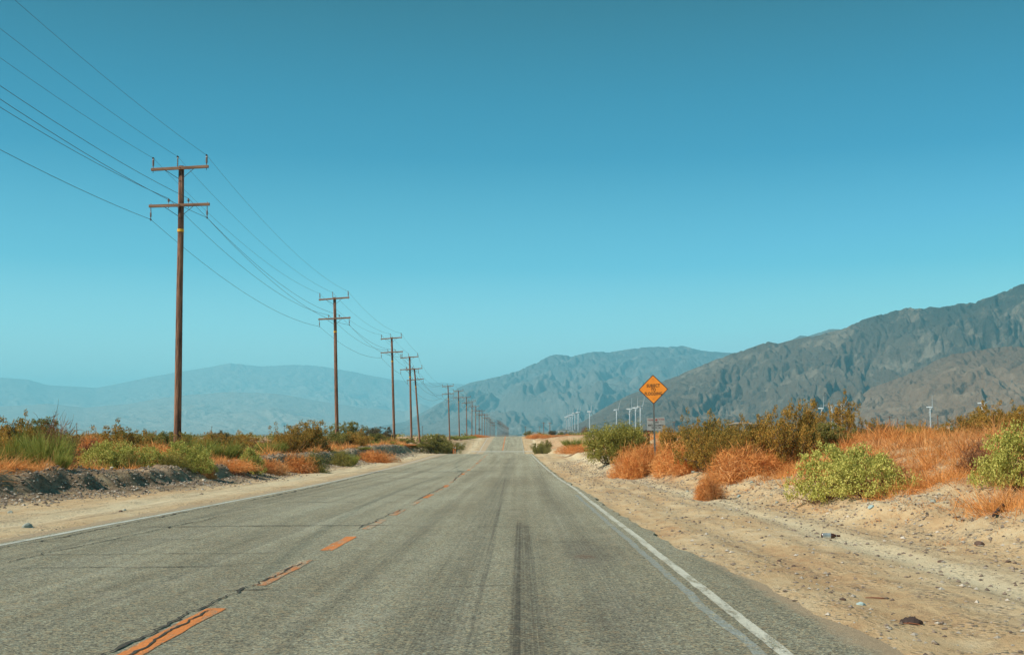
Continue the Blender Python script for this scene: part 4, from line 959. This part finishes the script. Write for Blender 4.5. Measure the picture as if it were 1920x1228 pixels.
# fill: low bushes standing between and behind the ones above
fr = np.random.default_rng(99); n = 0
LMK = [(0, 'the left edge of the photo'), (70, 'the two large brooms'), (150, 'the gravel heap'), (228, 'the sparse creosote pair'), (285, 'the thin creosote stem'), (337, 'the nearest utility pole'), (400, 'the large green broom'), (470, 'the lone round rabbitbrush'), (510, 'the small green brooms'), (560, 'the rusty creosote group'), (628, 'the second utility pole'), (680, 'the round rust creosote'), (735, 'the third utility pole'), (768, 'the fourth utility pole'), (790, 'the leaning pole'), (840, 'the sixth pole'), (880, 'the eighth pole'), (940, 'the far end of the pole line'),
       (1000, 'the road crest'), (1045, 'the boundary wall'), (1072, 'the row of six turbines'), (1106, 'the turbine left of the green bush'), (1151, 'the big green bush'), (1190, 'the turbines over the green bush'), (1226, 'the orange warning sign'), (1290, 'the second creosote past the sign'), (1330, 'the creosote with tall tips'), (1390, 'the bare dead branch'), (1436, 'the creosote beside the tall dark one'), (1500, 'the tallest creosote'), (1566, 'the thin creosote sprays'), (1640, 'the olive creosote past the sprays'), (1671, 'the small pale boulder'), (1705, 'the round rusty creosote'), (1744, 'the lone tall turbine'), (1765, 'the large pale boulder'), (1800, 'the small green creosote'), (1841, 'the rightmost turbine'), (1880, 'the large rusty creosote'), (1925, 'the right edge of the photo')]
def filler(x, Y, kd, hh):
    z = gz(x, Y); px = 977 + x * F_PX / Y; yt = max(812 + (1.25 - z - hh) * F_PX / Y, 803 if Y > 90 else 795)
    kn = {'creo': 'rusty creosote', 'creg': 'olive green creosote', 'broom': 'green broom bush', 'dry': 'orange dry mound', 'grey': 'grey bush', 'dead': 'brown dead bush', 'tip': 'green topped brush', 'rab': 'pale rabbitbrush'}[kd]
    lm = min(LMK, key=lambda q: abs(q[0] - px)); band = 'near' if Y < 60 else 'mid' if Y < 110 else 'far' if Y < 220 else 'farthest'
    rel = 'left of' if px < lm[0] - 5 else 'right of' if px > lm[0] + 5 else 'directly behind'
    lab = f'{kn} in the {band} scrub {rel} {lm[1]}' if rel != 'directly behind' else f'{kn} in the {band} scrub behind {lm[1]}'
    o = put(kd, px, Y, yt, W0[kd] * fr.uniform(.5, .85) * F_PX / Y, lab, X=x); o['group'] = f'{kn} in the background scrub'
for k in range(120):                       # behind the left bank
    Y = 40 + 75 * fr.random() ** 1.3; x = float(xc(Y) + toeL(Y)) - 2.6 - fr.random() ** 1.2 * (4 + Y * .16)
    if 977 + x * F_PX / Y < -40: continue
    kd = fr.choice(['creo', 'creg', 'broom', 'dry', 'dry', 'tip', 'dead', 'broom', 'creo', 'rab'])
    filler(x, Y, kd, {'creo': 1.35, 'creg': 1.25, 'broom': .85, 'dry': .5, 'dead': .7, 'tip': .5, 'rab': .55}[kd] * fr.uniform(.6, 1.1))
for k in range(420):
    Y = float(np.exp(fr.uniform(math.log(70), math.log(420)))); x = -fr.uniform(13.5, 15 + Y * .42) if fr.random() < .6 else fr.uniform(9, 12 + Y * .42)
    px = 977 + x * F_PX / Y
    if px < -30 or px > 1950: continue
    kd = fr.choice(['creo', 'creg', 'broom', 'dry', 'grey', 'dead', 'creg', 'dry', 'creo'])
    filler(x, Y, kd, {'creo': 1.3, 'creg': 1.2, 'broom': .8, 'dry': .55, 'grey': 1.1, 'dead': .6}[kd] * fr.uniform(.6, 1.1)); n += 1
    if n > 150: break
for k in range(14):                        # dry mounds merging into one another on the right slope
    Y = float(fr.uniform(33, 56)); x = float(toeR(Y)) + fr.uniform(1.8, 3.6); filler(x, Y, 'dry', fr.uniform(.4, .65))
# far scrub, too many and too small to count
r = np.random.default_rng(5); P = []
for k in range(5200):
    Y = float(np.exp(r.uniform(math.log(230), math.log(2600)))); x = r.uniform(-.55, .55) * Y
    if abs(x - float(xc(Y))) < 14: continue
    P.append((x, Y, r.uniform(.5, 1.6) * (1.3 if r.random() < .06 else .8)))
P = np.array(P); zg = ground(P[:, 0], P[:, 1]); c = []; n = 34
B = np.repeat(np.stack([P[:, 0], P[:, 1], zg], -1), n, 0); s = np.repeat(P[:, 2], n)[:, None]; q = r.normal(size=(len(B), 3)) * np.array([.5, .5, .28]); q[:, 2] = np.abs(q[:, 2]); B = B + q * s
v, f = leaves(B, rdir(len(B), r), .42 * np.repeat(P[:, 2], n), .3 * np.repeat(P[:, 2], n), r)
tag(link('distant_scrub', mesh_np('distant_scrub', v, f), ML_CREG), 'band of tiny dark scrub spread over the far plain', 'scrub', None, 'stuff')
# dry grass mats
def grass(name, label, pts, seed, Lh, mat=ML_DRY, per=60, w=.010, spread=.13):
    r = np.random.default_rng(seed); m = len(pts); P = np.repeat(pts, per, 0).astype(float); n = len(P); off = r.normal(size=(n, 2)) * spread; P[:, :2] += off
    ts = np.repeat(np.exp(r.normal(size=m) * .38), per)
    D = unit(np.concatenate([off / spread * .42, np.full((n, 1), .8)], 1) + r.normal(size=(n, 3)) * .42 + np.repeat(r.normal(size=(m, 3)) * .22, per, 0)); P = np.concatenate([P, np.zeros((n, 1))], 1); P[:, 2] = ground(P[:, 0], P[:, 1]) - .03
    lf = np.clip(P[:, 1:2] / 26, .75, 4).ravel()
    patch = .7 + .5 * np.clip(fbm(P[:, 0] * .6, P[:, 1] * .5, 3, seed), -.6, 1)
    v, f = blades(P, D, Lh * ts * patch * r.uniform(.4, 1.1, n), w * lf * r.uniform(.5, 1.6, n), r, .8, 3, .35)
    return tag(link(name, mesh_np(name, v, f), mat), label, 'dry grass', None, 'stuff')
r = np.random.default_rng(77)
def sprinkle(n, f):
    out = []
    while len(out) < n:
        q = f()
        if q: out.append(q)
    return np.array(out)
def fR():
    Y = 11 + 27 * r.random() ** 1.0; u = float(toeR(Y)) + 1.25 + r.random() * 7.5
    if fbm(np.array([u * .35]), np.array([Y * .25]), 2, 201)[0] < -.35 and u < 8: return None
    if u < float(toeR(Y)) + 2.0 and Y > 23 and r.random() < .6: return None
    return (u, Y)
grass('dry_grass', 'dense mat of orange dry grass on the right bank around the rabbitbrush', sprinkle(2000, fR), 301, .43)
def fR2():
    Y = 40 + 90 * r.random() ** 1.5; u = float(toeR(Y)) + 1.8 + r.random() * 7
    return (u, Y)
grass('dry_grass', 'thin orange dry grass on the right bank beyond the warning sign', sprinkle(420, fR2), 302, .4)
def fR3():
    Y = 9 + 25 * r.random(); u = float(toeR(Y)) + .2 + r.random() * 2.0
    return (u, Y) if r.random() < .5 else None
grass('grass_litter', 'small scattered orange grass wisps on the sandy slope of the right bank', sprinkle(120, fR3), 303, .13, per=40, w=.009, spread=.12)
def fL():
    Y = 24 + 95 * r.random() ** 2.0; u = float(toeL(Y)) - 1.35 - r.random() ** 1.3 * 7
    if fbm(np.array([u * .4]), np.array([Y * .2]), 2, 211)[0] < -.3: return None
    if 35 < Y < 40.5 and -15 < u < -10.8 and r.random() < .7: return None
    return (u + float(xc(Y)), Y)
grass('dry_grass', 'orange dry grass on top of the left gravel bank', sprinkle(2400, fL), 304, .42)

# ------------------------------------------------------------------ stones
def stone_field(name, label, pts, size, seed, mat, zsc=.6):
    r = np.random.default_rng(seed); n = len(pts)
    O = np.array([(1, 0, 0), (0, 1, 0), (-1, 0, 0), (0, -1, 0), (0, 0, 1), (0, 0, -1)], float); Fo = np.array([(0, 1, 4), (1, 2, 4), (2, 3, 4), (3, 0, 4), (1, 0, 5), (2, 1, 5), (3, 2, 5), (0, 3, 5)])
    a = r.uniform(0, 6.28, n); V = O[None] * (1 + r.uniform(-.35, .35, (n, 6, 1))) + r.uniform(-.25, .25, (n, 6, 3)); V[:, :, 2] *= zsc
    ca, sa = np.cos(a)[:, None], np.sin(a)[:, None]; X = V[:, :, 0] * ca - V[:, :, 1] * sa; Y = V[:, :, 0] * sa + V[:, :, 1] * ca
    V = np.stack([X, Y, V[:, :, 2]], -1) * size[:, None, None]; z = ground(pts[:, 0], pts[:, 1]) + size * zsc * .3
    V += np.stack([pts[:, 0], pts[:, 1], z], -1)[:, None, :]
    f = (np.arange(n) * 6)[:, None, None] + Fo[None]
    return tag(link(name, mesh_np(name, V.reshape(-1, 3), f.reshape(-1, 3)), mat), label, 'gravel', None, 'stuff')
t = NT('mixed_stones', .85, .2); g_ = t.n('ShaderNodeNewGeometry')
t.col(t.mix(.25, t.ramp(g_.outputs['Random Per Island'], [(0, (.08, .05, .035)), (.3, (.18, .125, .09)), (.6, (.28, .22, .165)), (.85, (.36, .33, .27)), (1, (.62, .53, .42))]), t.mix(t.noise(t.pos(), 40, 3), (.1, .08, .06), (.5, .42, .33)))); M_STN = t.m
r = np.random.default_rng(88)
Y = 6.5 + 70 * r.random(15000) ** 1.8; tr = toeR(Y); u = np.where(r.random(15000) < .6, tr + r.normal(.9, .9, 15000), r.uniform(2.0, 7.5, 15000)); ok = (u > 1.9 + .3 * (Y < 12))
stone_field('gravel', 'loose grey and brown stones over the sandy right shoulder and bank', np.stack([u + xc(Y), Y], -1)[ok], np.minimum(.007 + .030 * r.random(15000) ** 4.0 + Y * .0002, .012 + Y * .0014)[ok], 1, M_STN)
Y = 18 + 85 * r.random(11000) ** 1.5; u = toeL(Y) - r.normal(.7, .75, 11000); ok = u < -7.3
stone_field('gravel', 'loose dark grey stones covering the left gravel bank', np.stack([u + xc(Y), Y], -1)[ok], (.012 + .045 * r.random(11000) ** 2.4 + Y * .0002)[ok], 2, M_STN)
M_R1 = plain('grey_green_rock', (.30, .32, .27), .9); M_R2 = plain('pale_rock', (.58, .50, .40), .9); M_R3 = plain('brown_clod', (.12, .075, .055), .95); M_R4 = plain('blue_grey_rock', (.33, .42, .40), .9)
def rock(px, py, size, m, label, Yd=None, name='rock', flat=.6, seed=0, cat='rock', group='larger stones beside the road'):
    # walk out along the ground to the point seen at this pixel
    Y = Yd
    if Y is None:
        for Yt in np.arange(5, 90, .1):
            q = at(px, py, Yt)
            if gz(q.x, Yt) >= q.z: Y = Yt; break
        else: return
    x = at(px, py, Y).x
    bm = bpy.data.meshes.new(name); import bmesh; b = bmesh.new(); bmesh.ops.create_icosphere(b, subdivisions=2, radius=1)
    rr = np.random.default_rng(seed + int(px)); d = rr.normal(size=3) * 3; cuts = [(rdir(1, rr)[0], rr.uniform(.55, .85)) for _ in range(7)]
    for v in b.verts:
        c = np.array(v.co)
        for nrm, dd in cuts:
            h = c @ nrm
            if h > dd: c = c - nrm * (h - dd)
        v.co = c * (1 + .06 * rr.normal())
    b.to_mesh(bm); b.free(); o = link(name, bm, m); size *= .8; o.scale = (size, size * .75, size * flat); o.location = (x, Y, gz(x, Y) + size * flat * .08); o.rotation_euler = (0, 0, rr.uniform(0, 6))
    return tag(o, label, cat, group)
for px, py, s_, m, lab in [(1458, 943, .07, M_R1, 'grey green stone on the right slope left of the rabbitbrush'), (1386, 932, .10, M_R4, 'flat blue grey slab low on the right slope'), (1507, 927, .09, M_R2, 'round tan stone at the left foot of the front rabbitbrush'),
        (1635, 952, .09, M_R4, 'blue grey stone under the orange grass right of the rabbitbrush'), (1552, 965, .05, M_R2, 'pale rounded stone below the front rabbitbrush pair'), (1694, 1011, .07, M_R2, 'white stone on the sandy right slope'),
        (1579, 985, .045, M_R3, 'brown clod above the glass bottle'), (1836, 1022, .10, M_R3, 'large dark brown clod high on the right slope'), (1765, 1055, .055, M_R3, 'dark brown clod below the orange litter'), (1890, 1053, .045, M_R3, 'dark clod near the right edge of the photo'),
        (1614, 1136, .05, M_R4, 'grey stone beside the dark stains on the right shoulder'), (1580, 1125, .045, M_R3, 'dark clod left of the grey stone on the shoulder'), (1178, 897, .10, M_R3, 'dark stone on the right shoulder left of the warning sign'), (1461, 1052, .04, M_R3, 'small brown clod in the orange part of the right shoulder'),
        (1488, 1063, .04, M_R3, 'small dark clod right of another on the orange shoulder'), (1289, 922, .08, M_R1, 'grey stone beside the small rust tuft on the right'), (1320, 923, .09, M_R3, 'dark wedge shaped stone above the blue grey slab'),
        (53, 989, .14, M_R1, 'lone grey stone on the left shoulder sand'), (226, 959, .07, M_R3, 'small brown stone on the left shoulder'), (233, 957, .06, M_R1, 'small grey stone on the left shoulder beside a brown one'), (383, 902, .12, M_R2, 'bright pinkish stone on the left gravel bank'),
        (405, 893, .15, M_R1, 'grey boulder on the left bank under the broom'), (497, 878, .16, M_R2, 'pale stone on the left bank right of the round rabbitbrush'), (20, 962, .10, M_R1, 'grey stone at the far left edge of the shoulder'), (700, 860, .22, M_R2, 'pale stones on the left bank toward the dip'), (736, 861, .2, M_R1, 'grey stone on the left bank toward the dip'),
        (1300, 886, .12, M_R1, 'grey stone on the bank right of the warning sign post'), (1410, 905, .09, M_R1, 'grey stone under the large orange mound'), (1750, 940, .08, M_R1, 'grey stone at the lower edge of the right grass')]:
    rock(px, py, s_, m, lab)
rock(1671, 803, .42, M_R2, 'small pale boulder above the dry grass at right', 42, 'boulder', .5, 3, 'boulder', 'pale boulders behind the right grass')
rock(1765, 801, .95, M_R2, 'large pale boulder right of the lone wind turbine', 46, 'boulder', .38, 4, 'boulder', 'pale boulders behind the right grass')
for o in [o for o in bpy.data.objects if o.name.startswith('boulder')]: o.location.z = at(1700, 803, o.location.y).z - .15

def on_ground(px, py):
    for Yt in np.arange(5, 60, .05):
        q = at(px, py, Yt)
        if gz(q.x, Yt) >= q.z: return q.x, float(Yt), gz(q.x, Yt)
    return at(px, py, 20).x, 20, 0
# bottle
x, Y, z = on_ground(1557, 1009); t = NT('brown_glass', .15, .6); t.col((.075, .022, .010)); t.b.inputs['Transmission Weight'].default_value = .25
r0 = empty('glass_bottle', (x, Y, z + .036), R(-8)); tag(r0, 'brown glass bottle with white label lying on the right shoulder', 'bottle')
def lathe(mb, prof, n=18):
    b = []
    for xx, rr in prof: b += [(xx, rr * math.cos(2 * math.pi * k / n), rr * math.sin(2 * math.pi * k / n)) for k in range(n)]
    mb.add(b, [(i * n + k, i * n + (k + 1) % n, (i + 1) * n + (k + 1) % n, (i + 1) * n + k) for i in range(len(prof) - 1) for k in range(n)] + [tuple(range(n)), tuple((len(prof) - 1) * n + k for k in range(n))])
m = MB(); lathe(m, [(-.125, .028), (-.12, .036), (.02, .036), (.045, .030), (.07, .018), (.12, .014), (.128, .016), (.135, .015)]); m.build('glass', t.m, r0, True)
m = MB(); lathe(m, [(-.108, .0372), (.005, .0372)]); m.build('label', plain('white_paper', (.82, .84, .82), .6), r0, True)
m = MB(); lathe(m, [(.078, .0175), (.098, .0155)]); m.build('neck_label', plain('silver_paper', (.7, .72, .7), .5), r0, True)
# burst tyre scrap
x, Y, z = on_ground(1709, 1170); bm = MB(); rr = np.random.default_rng(4); nU, nV = 16, 8; vs = []
for i in range(nU):
    for j in range(nV):
        a = i / (nU - 1); b_ = j / (nV - 1); wdt = .055 * math.sin(math.pi * min(1, a + .12)) ** .5
        vs.append(((a - .5) * .20, (b_ - .5) * 2 * wdt, .012 + .05 * math.sin(math.pi * b_) * math.sin(math.pi * a) ** .7 + rr.normal() * .006))
n0 = len(vs); vs += [(a, b, c - .012) for a, b, c in vs]
fs = [(i * nV + j, (i + 1) * nV + j, (i + 1) * nV + j + 1, i * nV + j + 1) for i in range(nU - 1) for j in range(nV - 1)]
fs += [tuple(q + n0 for q in f[::-1]) for f in fs]; bm.add(vs, fs)
r0 = empty('tyre_scrap', (x, Y, z), R(-25), .8); tag(r0, 'crumpled dark brown rubber scrap on the sand near the lower right', 'rubber scrap'); bm.build('rubber', plain('dark_rubber', (.055, .035, .028), .8), r0, True)
m = MB(); m.tube([(-.06, -.07, .01), (0, -.085, .02), (.08, -.06, .008)], .004, 5); m.build('wire', plain('rusty_wire', (.30, .11, .05), .7), r0)
# stick and buried log
x, Y, z = on_ground(1648, 1124); m = MB(); m.tube([(-.11, .01, .012), (-.05, .0, .014), (.02, -.012, .012), (.10, -.004, .01)], [.004, .006, .006, .003], 6); o = m.build('stick', plain('red_brown_twig', (.22, .08, .045), .9)); o.location = (x, Y, z); tag(o, 'thin reddish stick on the sand above the rubber scrap', 'stick')
q0 = on_ground(1862, 970); q1 = on_ground(1891, 951); m = MB(); A = Vector(q0) + Vector((0, 0, .02)); B = Vector(q1) + Vector((0, 0, .05))
m.tube([A, A.lerp(B, .35) + Vector((0, 0, .02)), A.lerp(B, .7) + Vector((0, .02, .03)), B], [.018, .028, .032, .02], 8); o = m.build('log', plain('dark_charred_wood', (.07, .04, .03), .95)); tag(o, 'dark weathered log half buried in the bank at right', 'log')
# pale dead branch over the creosote on the right
A = at(1364, 796, 38.5); m = MB(); m.tube([A, at(1380, 793, 38.3), at(1400, 792, 38), at(1421, 796, 37.8)], [.012, .018, .018, .01], 6); m.tube([at(1420, 796, 37.8), at(1432, 806, 37.7), at(1438, 820, 37.7)], [.012, .02, .028], 6); o = m.build('dead_branch', M_PALE); tag(o, 'bare grey dead branch arching over the creosote on the right', 'branch')

# ------------------------------------------------------------------ haze
m = MB(); m.box((0, 12000, 0), (60000, 34000, 1)); o = m.build('haze', None)
me = o.data
zlo, zhi = 1e9, -1e9
for q in bpy.data.objects:
    if q.type == 'MESH' and q is not o and q.get('kind') == 'structure':
        co = np.empty(len(q.data.vertices) * 3, np.float32); q.data.vertices.foreach_get('co', co); zlo = min(zlo, float(co[2::3].min())); zhi = max(zhi, float(co[2::3].max()))
for v in me.vertices: v.co.z = zlo - 1 if v.co.z < 0 else zhi + 5
hm = bpy.data.materials.new('haze'); hm.use_nodes = True; nt = hm.node_tree; nt.nodes.clear(); out = nt.nodes.new('ShaderNodeOutputMaterial'); pv = nt.nodes.new('ShaderNodeVolumePrincipled')
pv.inputs['Color'].default_value = HAZE_COL; pv.inputs['Density'].default_value = HAZE; pv.inputs['Anisotropy'].default_value = 0.0
nt.links.new(pv.outputs[0], out.inputs['Volume']); me.materials.append(hm); tag(o, 'pale blue haze over the valley', 'haze', None, 'stuff')
SC.cycles.volume_bounces = 1
